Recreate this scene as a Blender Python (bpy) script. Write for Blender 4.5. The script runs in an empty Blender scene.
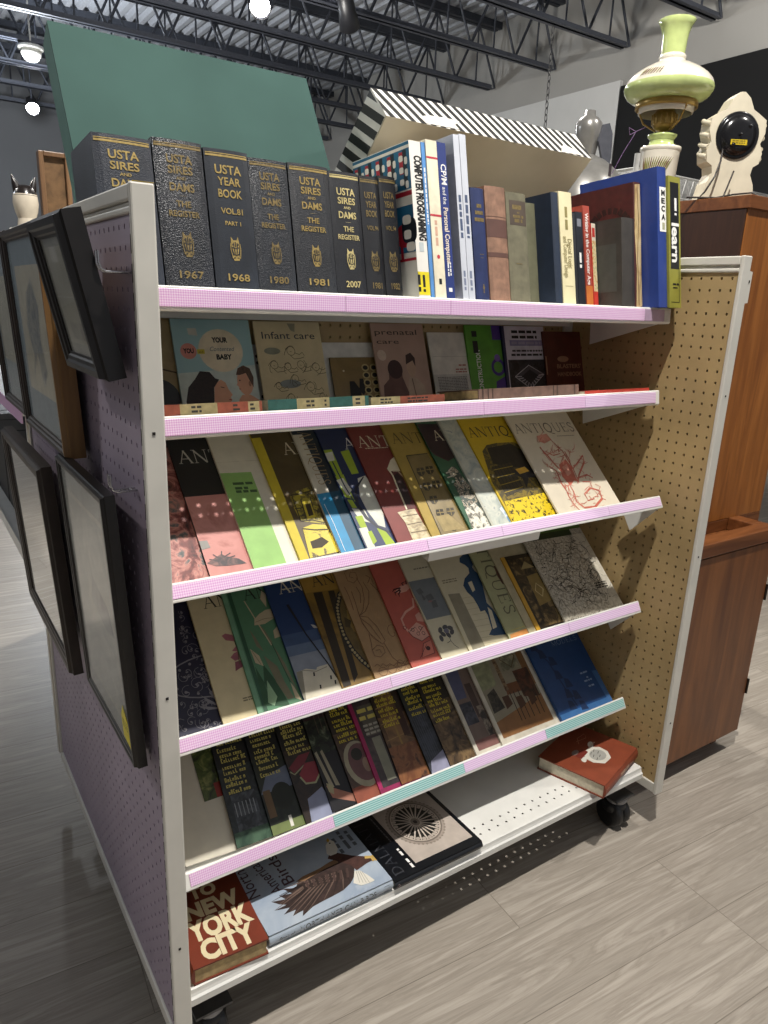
import bpy, math, random
from mathutils import Vector, Matrix
R = math.radians
C = bpy.context.scene.collection
sc = bpy.context.scene

# ------------------------------------------------------------------ camera (measured from the shelf unit)
FPX = 725.798
CAM = Vector((-0.2656, -0.9441, 1.3493))
YAW, PITCH, ROLL = 0.6025, -0.2819, 0.04
_f = Vector((math.sin(YAW)*math.cos(PITCH), math.cos(YAW)*math.cos(PITCH), math.sin(PITCH)))
_r0 = Vector((math.cos(YAW), -math.sin(YAW), 0.0))
_u0 = _r0.cross(_f)
_r = _r0*math.cos(ROLL) + _u0*math.sin(ROLL)
_u = -_r0*math.sin(ROLL) + _u0*math.cos(ROLL)
def at(px, py, ax, val):
    """where the sight line of a photo point meets the plane x, y or z = val"""
    d = _f + _r*((px-384)/FPX) - _u*((py-512)/FPX)
    return CAM + d*((val-CAM[ax])/d[ax])
def on(px, py, P, n):
    d = _f + _r*((px-384)/FPX) - _u*((py-512)/FPX)
    return CAM + d*((P-CAM).dot(n)/d.dot(n))
cd = bpy.data.cameras.new('camera'); cam = bpy.data.objects.new('camera', cd); C.objects.link(cam)
cd.sensor_fit = 'HORIZONTAL'; cd.sensor_width = 36; cd.lens = 36*FPX/768; cd.clip_start = .02; cd.clip_end = 100
m3 = Matrix((_r, _u, -_f)).transposed(); cam.matrix_world = Matrix.Translation(CAM) @ m3.to_4x4()
sc.camera = cam

# ------------------------------------------------------------------ materials
def lin(h):
    h = h.lstrip('#'); o = []
    for i in (0, 2, 4):
        v = int(h[i:i+2], 16)/255
        o.append(v/12.92 if v <= .04045 else ((v+.055)/1.055)**2.4)
    return (*o, 1)
_mats = {}
def newmat(key):
    m = bpy.data.materials.new(key); m.use_nodes = True
    nt = m.node_tree; b = nt.nodes['Principled BSDF']
    return m, nt, b
def mx(nt, a, b, fac):
    n = nt.nodes.new('ShaderNodeMix'); n.data_type = 'RGBA'
    for s, v in ((6, a), (7, b), (0, fac)):
        if hasattr(v, 'links'): nt.links.new(v, n.inputs[s])
        else: n.inputs[s].default_value = v
    return n.outputs[2]
def noise(nt, scale, detail=3, dist=0, vec=None, rough=.5):
    n = nt.nodes.new('ShaderNodeTexNoise'); n.inputs['Scale'].default_value = scale
    n.inputs['Detail'].default_value = detail; n.inputs['Distortion'].default_value = dist
    n.inputs['Roughness'].default_value = rough
    if vec is not None: nt.links.new(vec, n.inputs['Vector'])
    return n.outputs['Fac']
def coord(nt, scale=(1, 1, 1), rot=(0, 0, 0), kind='Object'):
    t = nt.nodes.new('ShaderNodeTexCoord'); mp = nt.nodes.new('ShaderNodeMapping')
    mp.inputs['Scale'].default_value = scale; mp.inputs['Rotation'].default_value = rot
    nt.links.new(t.outputs[kind], mp.inputs['Vector']); return mp.outputs['Vector']
def ramp(nt, fac, stops, const=False):
    r = nt.nodes.new('ShaderNodeValToRGB'); e = r.color_ramp.elements
    r.color_ramp.interpolation = 'CONSTANT' if const else 'LINEAR'
    while len(e) < len(stops): e.new(.5)
    for el, (p, h) in zip(e, stops): el.position = p; el.color = lin(h) if isinstance(h, str) else h
    nt.links.new(fac, r.inputs['Fac']); return r.outputs['Color']
def bump(nt, b, h, strength, dist=.001):
    n = nt.nodes.new('ShaderNodeBump'); n.inputs['Strength'].default_value = strength; n.inputs['Distance'].default_value = dist
    nt.links.new(h, n.inputs['Height']); nt.links.new(n.outputs['Normal'], b.inputs['Normal'])
def M(hexc, rough=.55, metal=0, var=.08, vs=40, spec=.5, bmp=0, bs=300, coat=0):
    """plain surface with a little wear in its tone"""
    key = f'surface_{hexc}_{rough}_{metal}_{var}_{vs}_{spec}_{bmp}_{bs}_{coat}'
    if key in _mats: return _mats[key]
    m, nt, b = newmat(key); base = lin(hexc)
    v = coord(nt)
    if var:
        dk = tuple(x*(1-var*2) for x in base[:3]) + (1,); lt = tuple(min(1, x*(1+var)) for x in base[:3]) + (1,)
        nt.links.new(ramp(nt, noise(nt, vs, 3, 0, v), [(.3, dk), (.7, lt)]), b.inputs['Base Color'])
    else: b.inputs['Base Color'].default_value = base
    b.inputs['Roughness'].default_value = rough; b.inputs['Metallic'].default_value = metal
    b.inputs['Specular IOR Level'].default_value = spec; b.inputs['Coat Weight'].default_value = coat
    if bmp: bump(nt, b, noise(nt, bs, 4, 0, v), bmp)
    _mats[key] = m; return m
def PIC(stops, scale=40, detail=4, dist=.6, sc3=(1, 1, 1), rough=.35, const=False, rot=(0, 0, 0), kind='noise'):
    """printed picture: patches of ink"""
    key = f'print_{stops}_{scale}_{detail}_{dist}_{sc3}_{const}_{kind}_{rot}'
    if key in _mats: return _mats[key]
    m, nt, b = newmat('print_%d' % len(_mats)); v = coord(nt, sc3, rot)
    if kind == 'noise': fac = noise(nt, scale, detail, dist, v, .6)
    elif kind == 'wave':
        w = nt.nodes.new('ShaderNodeTexWave'); w.inputs['Scale'].default_value = scale; w.inputs['Distortion'].default_value = dist
        w.inputs['Detail'].default_value = detail; nt.links.new(v, w.inputs['Vector']); fac = w.outputs['Fac']
    else:
        w = nt.nodes.new('ShaderNodeTexVoronoi'); w.inputs['Scale'].default_value = scale; w.feature = 'DISTANCE_TO_EDGE' if kind == 'edge' else 'F1'
        nt.links.new(v, w.inputs['Vector']); fac = w.outputs['Distance']
    nt.links.new(ramp(nt, fac, stops, const), b.inputs['Base Color'])
    b.inputs['Roughness'].default_value = rough
    _mats[key] = m; return m
def leather(hexc, grain=1.0, rough=.42):
    key = f'leather_{hexc}_{grain}'
    if key in _mats: return _mats[key]
    m, nt, b = newmat(key); v = coord(nt); base = lin(hexc)
    dk = tuple(x*.7 for x in base[:3])+(1,); lt = tuple(x*1.35 for x in base[:3])+(1,)
    nt.links.new(ramp(nt, noise(nt, 25, 4, .3, v), [(.3, dk), (.75, lt)]), b.inputs['Base Color'])
    vo = nt.nodes.new('ShaderNodeTexVoronoi'); vo.inputs['Scale'].default_value = 650; nt.links.new(v, vo.inputs['Vector'])
    bump(nt, b, vo.outputs['Distance'], .38*grain, .0009)
    b.inputs['Roughness'].default_value = rough; _mats[key] = m; return m
def gingham(a, b_, pin=False):
    key = f'gingham_{a}_{b_}_{pin}'
    if key in _mats: return _mats[key]
    m, nt, b = newmat(key)
    def wv(axis, s):
        w = nt.nodes.new('ShaderNodeTexWave'); w.wave_profile = 'SIN'; w.bands_direction = axis; w.inputs['Scale'].default_value = s
        nt.links.new(coord(nt), w.inputs['Vector']); return ramp(nt, w.outputs['Fac'], [(.45, (0, 0, 0, 1)), (.55, (1, 1, 1, 1))])
    x = wv('Z', 85)
    if pin: f = x
    else:
        y = wv('X', 85); f = mx(nt, x, y, .5)
    nt.links.new(mx(nt, lin(a), lin(b_), f), b.inputs['Base Color']); b.inputs['Roughness'].default_value = .35
    _mats[key] = m; return m
def wood(dark, light, scale=1.0, axis='Z', rough=.4):
    key = f'wood_{dark}_{light}_{scale}_{axis}'
    if key in _mats: return _mats[key]
    m, nt, b = newmat(key); s = {'Z': (14, 14, 1.2), 'X': (1.2, 14, 14), 'Y': (14, 1.2, 14)}[axis]
    v = coord(nt, tuple(k*scale for k in s))
    n1 = noise(nt, 1.6, 6, 1.2, v, .6); n2 = noise(nt, 9, 4, .2, v, .6)
    c1 = ramp(nt, n1, [(.3, dark), (.7, light)]); c2 = ramp(nt, n2, [(.3, (.75, .75, .75, 1)), (.7, (1, 1, 1, 1))])
    n = nt.nodes.new('ShaderNodeMix'); n.data_type = 'RGBA'; n.blend_type = 'MULTIPLY'; n.inputs[0].default_value = .6
    nt.links.new(c1, n.inputs[6]); nt.links.new(c2, n.inputs[7]); nt.links.new(n.outputs[2], b.inputs['Base Color'])
    b.inputs['Roughness'].default_value = rough; _mats[key] = m; return m
def emit(hexc, s):
    key = f'lamp_{hexc}_{s}'
    if key in _mats: return _mats[key]
    m, nt, b = newmat(key); b.inputs['Base Color'].default_value = lin(hexc)
    b.inputs['Emission Color'].default_value = lin(hexc); b.inputs['Emission Strength'].default_value = s
    _mats[key] = m; return m
def paneglass():
    if 'pane' in _mats: return _mats['pane']
    m = bpy.data.materials.new('pane_glass'); m.use_nodes = True; nt = m.node_tree; nt.nodes.remove(nt.nodes['Principled BSDF'])
    t = nt.nodes.new('ShaderNodeBsdfTransparent'); g = nt.nodes.new('ShaderNodeBsdfGlossy'); g.inputs['Roughness'].default_value = .06
    fr = nt.nodes.new('ShaderNodeFresnel'); fr.inputs['IOR'].default_value = 1.5; mxs = nt.nodes.new('ShaderNodeMixShader')
    ge = nt.nodes.new('ShaderNodeNewGeometry'); mt = nt.nodes.new('ShaderNodeMath'); mt.operation = 'SUBTRACT'; mt.inputs[0].default_value = 1
    nt.links.new(ge.outputs['Backfacing'], mt.inputs[1]); mu = nt.nodes.new('ShaderNodeMath'); mu.operation = 'MULTIPLY'
    nt.links.new(fr.outputs[0], mu.inputs[0]); nt.links.new(mt.outputs[0], mu.inputs[1]); nt.links.new(mu.outputs[0], mxs.inputs[0]); nt.links.new(t.outputs[0], mxs.inputs[1]); nt.links.new(g.outputs[0], mxs.inputs[2])
    nt.links.new(mxs.outputs[0], nt.nodes['Material Output'].inputs['Surface']); _mats['pane'] = m; return m

# ------------------------------------------------------------------ mesh builder
class MB:
    def __init__(s, T=None): s.v = []; s.f = []; s.mi = []; s.sm = []; s.mats = []; s.T = T
    def add(s, vs, fs, mat, smooth=False):
        if mat not in s.mats: s.mats.append(mat)
        k = s.mats.index(mat); b = len(s.v); T = s.T
        for p in vs:
            p = Vector(p); s.v.append(T(p) if callable(T) else (T @ p if T is not None else p))
        for f in fs: s.f.append([b+i for i in f]); s.mi.append(k); s.sm.append(smooth)
    def box(s, x0, y0, z0, x1, y1, z1, mat):
        x0, x1 = min(x0, x1), max(x0, x1); y0, y1 = min(y0, y1), max(y0, y1); z0, z1 = min(z0, z1), max(z0, z1)
        s.add([(x0,y0,z0),(x1,y0,z0),(x1,y1,z0),(x0,y1,z0),(x0,y0,z1),(x1,y0,z1),(x1,y1,z1),(x0,y1,z1)],
              [(0,3,2,1),(4,5,6,7),(0,1,5,4),(1,2,6,5),(2,3,7,6),(3,0,4,7)], mat)
    def prism(s, pts, lo, hi, mat, axis=2, smooth=False):
        """closed outline pulled along an axis"""
        def p3(a, b, c): return {2: (a, b, c), 1: (a, c, b), 0: (c, a, b)}[axis]
        n = len(pts)
        s.add([p3(a, b, lo) for a, b in pts] + [p3(a, b, hi) for a, b in pts],
              [tuple(range(n))[::-1], tuple(range(n, 2*n))], mat)
        for i in range(n):
            j = (i+1) % n; a, b = pts[i], pts[j]
            s.add([p3(*a, lo), p3(*b, lo), p3(*b, hi), p3(*a, hi)], [(0, 1, 2, 3)], mat, smooth)
    def tube(s, pts, r, mat, n=8, cap=True):
        pts = [Vector(p) for p in pts]; rr = r if isinstance(r, (list, tuple)) else [r]*len(pts)
        rings = []
        for i, p in enumerate(pts):
            d = (pts[min(i+1, len(pts)-1)]-pts[max(i-1, 0)]).normalized()
            a = d.orthogonal().normalized() if i == 0 else (prev - d*prev.dot(d)).normalized()
            prev = a; b = d.cross(a)
            rings.append([p + (a*math.cos(2*math.pi*k/n)+b*math.sin(2*math.pi*k/n))*rr[i] for k in range(n)])
        vs = [q for ring in rings for q in ring]; fs = []
        for i in range(len(pts)-1):
            for k in range(n): fs.append((i*n+k, i*n+(k+1) % n, (i+1)*n+(k+1) % n, (i+1)*n+k))
        s.add(vs, fs, mat, True)
        if cap: s.add(rings[0], [tuple(range(n))[::-1]], mat); s.add(rings[-1], [tuple(range(n))], mat)
    def lathe(s, prof, mat, n=28, c=(0, 0, 0), cap=True):
        c = Vector(c); vs = []; fs = []
        for r, z in prof:
            for k in range(n): a = 2*math.pi*k/n; vs.append(c+Vector((r*math.cos(a), r*math.sin(a), z)))
        for i in range(len(prof)-1):
            for k in range(n): fs.append((i*n+k, i*n+(k+1) % n, (i+1)*n+(k+1) % n, (i+1)*n+k))
        s.add(vs, fs, mat, True)
        if cap:
            if prof[0][0] > 1e-5: s.add(vs[:n], [tuple(range(n))[::-1]], mat)
            if prof[-1][0] > 1e-5: s.add(vs[-n:], [tuple(range(n))], mat)
    def build(s, name, parent=None, loc=None, bevel=0):
        me = bpy.data.meshes.new(name); org = Vector(loc) if loc is not None else None
        me.from_pydata([tuple(p) for p in s.v], [], s.f)
        for m in s.mats: me.materials.append(m)
        me.polygons.foreach_set('material_index', s.mi); me.polygons.foreach_set('use_smooth', s.sm); me.update()
        o = bpy.data.objects.new(name, me); C.objects.link(o)
        if parent is not None: o.parent = parent
        if loc is not None: o.location = loc
        if bevel:
            bv = o.modifiers.new('bevel', 'BEVEL'); bv.width = bevel; bv.segments = 2; bv.limit_method = 'ANGLE'; bv.angle_limit = R(40)
        return o
def thing(name, label, cat, loc=(0, 0, 0), group=None, rotz=0):
    o = bpy.data.objects.new(name, None); C.objects.link(o); o.empty_display_size = .05
    o.location = loc; o.rotation_euler = (0, 0, rotz)
    return tag(o, label, cat, group)
def tag(o, label, cat, group=None):
    o['label'] = label; o['category'] = cat
    if group: o['group'] = group
    return o
def struct(o, label=None):
    o['kind'] = 'structure'
    if label: o['label'] = label
    return o

# ------------------------------------------------------------------ lettering and drawings on covers
_tc = {}
def glyphs(text, bold=0.0, shear=0.0):
    key = (text, bold, shear)
    if key not in _tc:
        cu = bpy.data.curves.new('lettering', 'FONT'); cu.body = text; cu.size = 1; cu.offset = bold; cu.shear = shear
        cu.resolution_u = 3; cu.dimensions = '2D'; cu.fill_mode = 'FRONT'
        o = bpy.data.objects.new('lettering', cu); C.objects.link(o)
        bpy.context.view_layer.update()
        me = bpy.data.meshes.new_from_object(o.evaluated_get(bpy.context.evaluated_depsgraph_get()))
        vs = [(v.co.x, v.co.y) for v in me.vertices]; fs = [tuple(p.vertices) for p in me.polygons]
        bpy.data.meshes.remove(me); bpy.data.objects.remove(o); bpy.data.curves.remove(cu)
        xs = [v[0] for v in vs] or [0]; ys = [v[1] for v in vs] or [0]
        _tc[key] = (vs, fs, min(xs), max(xs), min(ys), max(ys))
    return _tc[key]
def _el(cx, cy, rx, ry, a0, a1, n=16): return [(cx+rx*math.cos(R(a0+(a1-a0)*i/n)), cy+ry*math.sin(R(a0+(a1-a0)*i/n))) for i in range(n+1)]
SER = {  # serif capitals: (advance, [(stroke points, width)], [(serif x, y)])
 'A': (.78, [([(.05,0),(.39,1)], .05), ([(.37,1),(.72,0)], .12), ([(.18,.34),(.58,.34)], .05)], [(.05,0),(.72,0)]),
 'N': (.9, [([(.12,0),(.12,1)], .05), ([(.1,1),(.76,0)], .12), ([(.76,0),(.76,1)], .05)], [(.12,0),(.06,1),(.76,1)]),
 'T': (.78, [([(.39,0),(.39,1)], .12), ([(.03,.97),(.75,.97)], .05), ([(.04,.99),(.04,.78)], .045), ([(.74,.99),(.74,.78)], .045)], [(.39,0)]),
 'I': (.38, [([(.19,0),(.19,1)], .12)], [(.19,0),(.19,1)]),
 'Q': (.95, [(_el(.45,.5,.38,.49,90,270), .12), (_el(.45,.5,.38,.49,-90,90), .11), ([(.4,.05),(.62,-.12),(.92,-.2)], .08)], []),
 'O': (.92, [(_el(.45,.5,.38,.49,90,270), .12), (_el(.45,.5,.38,.49,-90,90), .11)], []),
 'U': (.88, [([(.14,1),(.14,.36)]+_el(.43,.36,.29,.35,180,360,12)+[(.72,1)], .08)], [(.14,1),(.72,1)]),
 'E': (.74, [([(.16,0),(.16,1)], .12), ([(.05,.97),(.64,.97)], .05), ([(.05,.03),(.68,.03)], .05), ([(.16,.52),(.5,.52)], .05), ([(.63,.99),(.63,.78)], .045), ([(.67,.01),(.67,.24)], .045), ([(.5,.42),(.5,.62)], .04)], []),
 'S': (.64, [([(.53,.78),(.5,.93),(.3,1),(.12,.92),(.09,.74),(.2,.6),(.42,.46),(.55,.32),(.54,.12),(.38,.01),(.2,.02),(.08,.22)], .1)], []),
 'M': (1.0, [([(.12,0),(.12,1)], .05), ([(.1,1),(.48,.05)], .12), ([(.48,.05),(.86,1)], .05), ([(.87,0),(.87,1)], .12)], [(.12,0),(.87,0)]),
 'D': (.9, [([(.16,0),(.16,1)], .12), ([(.05,.97),(.36,.97)]+_el(.36,.5,.42,.47,90,-90,14)+[(.05,.03)], .08)], []),
 'L': (.7, [([(.16,0),(.16,1)], .12), ([(.05,.03),(.64,.03)], .05), ([(.62,.01),(.62,.26)], .045)], [(.16,1)]),
}
EPS = .00028
class Art:
    """draws in the plane of a cover: u to the right, v up, later marks lie above earlier ones"""
    def __init__(s, mb, P, clip=None, inv=None, curved=0): s.mb = mb; s.P = P; s.k = 1; s.clip = clip; s.inv = inv; s.curved = curved
    def z(s, v, pts):
        """points read off an enlarged view of the cover -> cover coordinates"""
        return [s.inv(v[0]+x/v[2], v[1]+y/v[2]) for x, y in pts]
    def zp(s, v, pts, mat): s.poly(s.z(v, pts), mat)
    def zs(s, v, pts, w, mat): s.stroke(s.z(v, pts), w, mat)
    def put(s, pts, faces, mat, smooth=False):
        e = EPS*s.k*(2.2 if s.curved else 1)
        s.mb.add([s.P(u, v, e) for u, v in pts], faces, mat)
        s.k += (.05 if s.k < 3.4 else .006)
    def poly(s, pts, mat):
        if s.clip:
            pts = _clip(pts, s.clip)
            if len(pts) < 3: return
        if s.curved:   # follow the round of the spine
            n = 10; w = s.curved; e = EPS*s.k
            for i in range(n):
                q = _clip(pts, (w*i/n, -9, w*(i+1)/n, 9))
                if len(q) > 2: s.mb.add([s.P(u, v, e) for u, v in q], [tuple(range(len(q)))], mat)
            s.k += (.05 if s.k < 3.4 else .006); return
        s.put(pts, [tuple(range(len(pts)))], mat)
    def rect(s, u0, v0, u1, v1, mat): s.poly([(u0, v0), (u1, v0), (u1, v1), (u0, v1)], mat)
    def ell(s, cu, cv, ru, rv, mat, rot=0, n=24):
        c, q = math.cos(R(rot)), math.sin(R(rot))
        s.poly([(cu+ru*math.cos(2*math.pi*i/n)*c-rv*math.sin(2*math.pi*i/n)*q, cv+ru*math.cos(2*math.pi*i/n)*q+rv*math.sin(2*math.pi*i/n)*c) for i in range(n)], mat)
    def stroke(s, pts, w, mat):
        if len(pts) < 2: return
        L, Rr = [], []; n = len(pts)
        for i in range(n):
            a = pts[max(i-1, 0)]; b = pts[min(i+1, n-1)]; dx, dy = b[0]-a[0], b[1]-a[1]; l = math.hypot(dx, dy) or 1
            ww = (w[i] if isinstance(w, (list, tuple)) else w)/2
            L.append((pts[i][0]-dy/l*ww, pts[i][1]+dx/l*ww)); Rr.append((pts[i][0]+dy/l*ww, pts[i][1]-dx/l*ww))
        if s.clip:
            e = EPS*s.k
            for i in range(n-1):
                q = _clip([L[i], Rr[i], Rr[i+1], L[i+1]], s.clip)
                if len(q) > 2: s.mb.add([s.P(u, v, e) for u, v in q], [tuple(range(len(q)))], mat)
            s.k += (.05 if s.k < 3.4 else .006); return
        s.put(L+Rr, [(i, n+i, n+i+1, i+1) for i in range(n-1)], mat)
    def ring(s, cu, cv, ru, rv, w, mat, n=28): s.stroke([(cu+ru*math.cos(2*math.pi*i/n), cv+rv*math.sin(2*math.pi*i/n)) for i in range(n+1)], w, mat)
    def text(s, t, u, v, h, mat, w=None, bold=0.0, rot=0, align='C', shear=0.0, sx=1.0):
        """capital height h; w fits the width; (u, v) is the middle (C), left (L) of the baseline"""
        vs, fs, x0, x1, y0, y1 = glyphs(t, bold, shear)
        if not vs: return
        k = h/.73; kx = (w/(x1-x0)) if w else k*sx
        off = {'C': (x0+x1)/2, 'L': x0, 'R': x1}[align]; c, q = math.cos(R(rot)), math.sin(R(rot))
        pts = []
        for x, y in vs:
            a, b = (x-off)*kx, y*k; pts.append((u+a*c-b*q, v+a*q+b*c))
        if s.clip:
            u0, v0, u1, v1 = s.clip
            fs2 = []
            for f in fs:
                q2 = [pts[i] for i in f]
                if all(u0 <= p[0] <= u1 and v0 <= p[1] <= v1 for p in q2): fs2.append(f)
            fs = fs2
        s.put(pts, fs, mat)
    def serif(s, t, u, v, h, mat, w=None, rot=0, gap=.1):
        tot = sum(SER[ch][0]+gap for ch in t)-gap; kx = (w/tot) if w else h; c, q = math.cos(R(rot)), math.sin(R(rot)); x = 0
        def P(a, b): return (u+a*kx*c-b*h*q, v+a*kx*q+b*h*c)
        for ch in t:
            adv, st, se = SER[ch]
            for pts, wd in st: s.stroke([P(x+a, b) for a, b in pts], wd*min(kx, h), mat)
            for a, b in se: s.stroke([P(x+a-.11, b), P(x+a+.11, b)], .035*h, mat)
            x += adv+gap
    def scrawl(s, u, v, w, h, n, mat, rnd, lead=1.55, rot=0):
        """n rows of bold display type too small to read"""
        c, q = math.cos(R(rot)), math.sin(R(rot)); fs = []; vs = []
        for i in range(n):
            y = -i*h*lead; x = 0; end = w*rnd.uniform(.7, 1); run = rnd.randint(3, 8)
            while x < end:
                lw = h*rnd.uniform(.34, .5); hh = h*rnd.choice((.62, .62, .66, 1.0)); kind = rnd.random()
                bars = [(x, y, x+lw*.42, y+hh)] + ([(x+lw*.42, y+hh-h*.2, x+lw, y+hh), (x+lw*.64, y, x+lw, y+hh-h*.2)] if kind < .4 else [(x+lw*.42, y, x+lw, y+h*.2), (x+lw*.42, y+hh-h*.2, x+lw, y+hh)] if kind < .75 else [(x+lw*.42, y, x+lw*.9, y+h*.2)])
                for a0, b0, a1, b1 in bars:
                    k = len(vs); vs += [(u+a*c-b*q, v+a*q+b*c) for a, b in ((a0, b0), (a1, b0), (a1, b1), (a0, b1))]; fs.append((k, k+1, k+2, k+3))
                x += lw+h*.17; run -= 1
                if run == 0: x += h*.36; run = rnd.randint(3, 8)
        s.put(vs, fs, mat)
    def lines(s, u, v, w, h, n, mat, rot=0, rnd=None):
        """n rows of small print"""
        rnd = rnd or random.Random(int(u*9999)+n); c, q = math.cos(R(rot)), math.sin(R(rot))
        for i in range(n):
            y = -i*h*1.9; x = 0
            while x < w:
                l = min(rnd.uniform(1.2, 4)*h, w-x)
                if l > h*.5: s.poly([(u+a*c-b*q, v+a*q+b*c) for a, b in ((x, y), (x+l, y), (x+l, y+h), (x, y+h))], mat)
                x += l+h*.6
def _clip(pts, box):
    u0, v0, u1, v1 = box
    for ax, lim, sg in ((0, u0, 1), (0, u1, -1), (1, v0, 1), (1, v1, -1)):
        out = []; n = len(pts)
        for i in range(n):
            a, b = pts[i], pts[(i+1) % n]; da, db = sg*(a[ax]-lim), sg*(b[ax]-lim)
            if da >= 0: out.append(a)
            if (da >= 0) != (db >= 0):
                t = da/(da-db); out.append((a[0]+(b[0]-a[0])*t, a[1]+(b[1]-a[1])*t))
        pts = out
        if not pts: break
    return pts

# ------------------------------------------------------------------ the room
def floor_mat():
    m, nt, b = newmat('grey_vinyl_planks')
    v = coord(nt, (1, 1, 1), (0, 0, R(4)))
    br = nt.nodes.new('ShaderNodeTexBrick'); nt.links.new(v, br.inputs['Vector'])
    br.offset = .37; br.offset_frequency = 3; br.inputs['Scale'].default_value = 1
    br.inputs['Brick Width'].default_value = 1.22; br.inputs['Row Height'].default_value = .18
    br.inputs['Mortar Size'].default_value = .0012; br.inputs['Mortar Smooth'].default_value = .3; br.inputs['Bias'].default_value = 0
    br.inputs['Color1'].default_value = (.18, .18, .18, 1); br.inputs['Color2'].default_value = (.82, .82, .82, 1); br.inputs['Mortar'].default_value = (0, 0, 0, 1)
    sep = nt.nodes.new('ShaderNodeSeparateXYZ'); nt.links.new(v, sep.inputs[0])
    ad = nt.nodes.new('ShaderNodeVectorMath'); ad.operation = 'MULTIPLY_ADD'
    nt.links.new(br.outputs['Color'], ad.inputs[0]); ad.inputs[1].default_value = (7.3, 3.1, 5.7); nt.links.new(v, ad.inputs[2])
    mp = nt.nodes.new('ShaderNodeMapping'); mp.inputs['Scale'].default_value = (.9, 12, 1); nt.links.new(ad.outputs[0], mp.inputs['Vector'])
    g1 = noise(nt, 2.2, 6, 1.6, mp.outputs['Vector'], .6)
    mp2 = nt.nodes.new('ShaderNodeMapping'); mp2.inputs['Scale'].default_value = (2.2, 75, 1); nt.links.new(ad.outputs[0], mp2.inputs['Vector'])
    g2 = noise(nt, 2.2, 5, .4, mp2.outputs['Vector'], .7)
    c1 = ramp(nt, g1, [(.22, '#958d82'), (.42, '#aba296'), (.5, '#9f968a'), (.60, '#b4ab9f'), (.80, '#c2baad')])
    c2 = ramp(nt, g2, [(.30, (.62, .61, .60, 1)), (.58, (1, 1, 1, 1))])
    tone = ramp(nt, br.outputs['Color'], [(0, (.84, .84, .84, 1)), (1, (1.0, 1.0, 1.0, 1))])
    def mul(a, b_, f):
        n = nt.nodes.new('ShaderNodeMix'); n.data_type = 'RGBA'; n.blend_type = 'MULTIPLY'; n.inputs[0].default_value = f
        nt.links.new(a, n.inputs[6]); nt.links.new(b_, n.inputs[7]); return n.outputs[2]
    col = mul(mul(c1, c2, .55), tone, .8)
    seam = ramp(nt, br.outputs['Fac'], [(.0, (1, 1, 1, 1)), (1, (.62, .6, .58, 1))])
    nt.links.new(mul(col, seam, 1), b.inputs['Base Color'])
    b.inputs['Roughness'].default_value = .38; bump(nt, b, g2, .12, .001)
    return m
fl = MB(); fl.add([(-7, -4, 0), (9, -4, 0), (9, 15, 0), (-7, 15, 0)], [(0, 1, 2, 3)], floor_mat())
struct(fl.build('floor'), 'grey wood-look plank floor')
WALLP = M('#a9a7a2', .8, var=.06, vs=.8)
wr = MB(); wr.box(7, -4, 0, 7.12, 15, 5.0, WALLP); struct(wr.build('wall_right'), 'grey painted side wall')
wb = MB(); wb.box(-7, 14, 0, 7, 14.12, 5.0, M('#77797c', .85, var=.05, vs=.6)); struct(wb.build('wall_back'), 'grey back wall far behind')
# corrugated metal roof deck, ribs running away from the viewer
dk = MB(); prof = []; x = -7.0
while x < 7: prof += [(x, 4.92), (x+.06, 4.92), (x+.085, 4.98), (x+.135, 4.98), (x+.16, 4.92)]; x += .16
vs = [(a, y, b) for y in (-1.0, 15) for a, b in prof]; n = len(prof)
dk.add(vs, [(i, i+1, n+i+1, n+i) for i in range(n-1)], M('#c9ccd2', .45, .3, var=.06))
struct(dk.build('ceiling'), 'corrugated metal roof deck')
STEEL = M('#4d515b', .5, .2, var=.08)
STEELB = M('#3d414a', .55, .2, var=.08)
for k in range(-3, 8):
    y = 5.195 + k*1.1
    j = MB(); zb, zt = 4.13, 4.78
    for s in (-1, 1):
        j.box(-6.8, y+s*.012, zb, 6.93, y+s*.06, zb+.008, STEEL); j.box(-6.8, y+s*.012, zb, 6.93, y+s*.018, zb+.06, STEEL)
        j.box(-6.8, y+s*.012, zt+.06, 7.0, y+s*.07, zt+.14, STEELB)
    x = -6.6; up = True
    while x < 6.4:
        j.tube([(x, y, zb+.03), (x+.34, y, zt+.07)], .016, STEELB, 6, False); j.tube([(x+.34, y, zt+.07), (x+.68, y, zb+.03)], .016, STEELB, 6, False)
        j.tube([(x+.34, y, zt+.07), (x+.34, y, zb+.03)], .012, STEELB, 6, False); x += .68
    o = j.build('ceiling_beam'); struct(o, 'dark steel open-web roof joist')
# boards on the right wall
wbd = MB(); wbd.box(6.95, 5.22, .4, 6.995, 7.6, 3.83, M('#d2d2cf', .7, var=.03, vs=2))
tag(wbd.build('wall_board'), 'pale grey flat board mounted high on the wall behind the oil-style lamp', 'board')
bbd = MB(); bbd.box(6.93, 1.2, .02, 6.995, 5.19, 3.76, M('#08090b', .85, var=.1, vs=3))
tag(bbd.build('wall_board'), 'big black board covering the wall behind the white clock', 'board')
wdb = MB(); wdb.box(6.86, 1.55, 3.77, 6.99, 2.05, 3.98, wood('#5a4030', '#8a6a4c', 1, 'Y'))
tag(wdb.build('wood_block'), 'short brown wood block on top of the black wall board', 'wood block')

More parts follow.
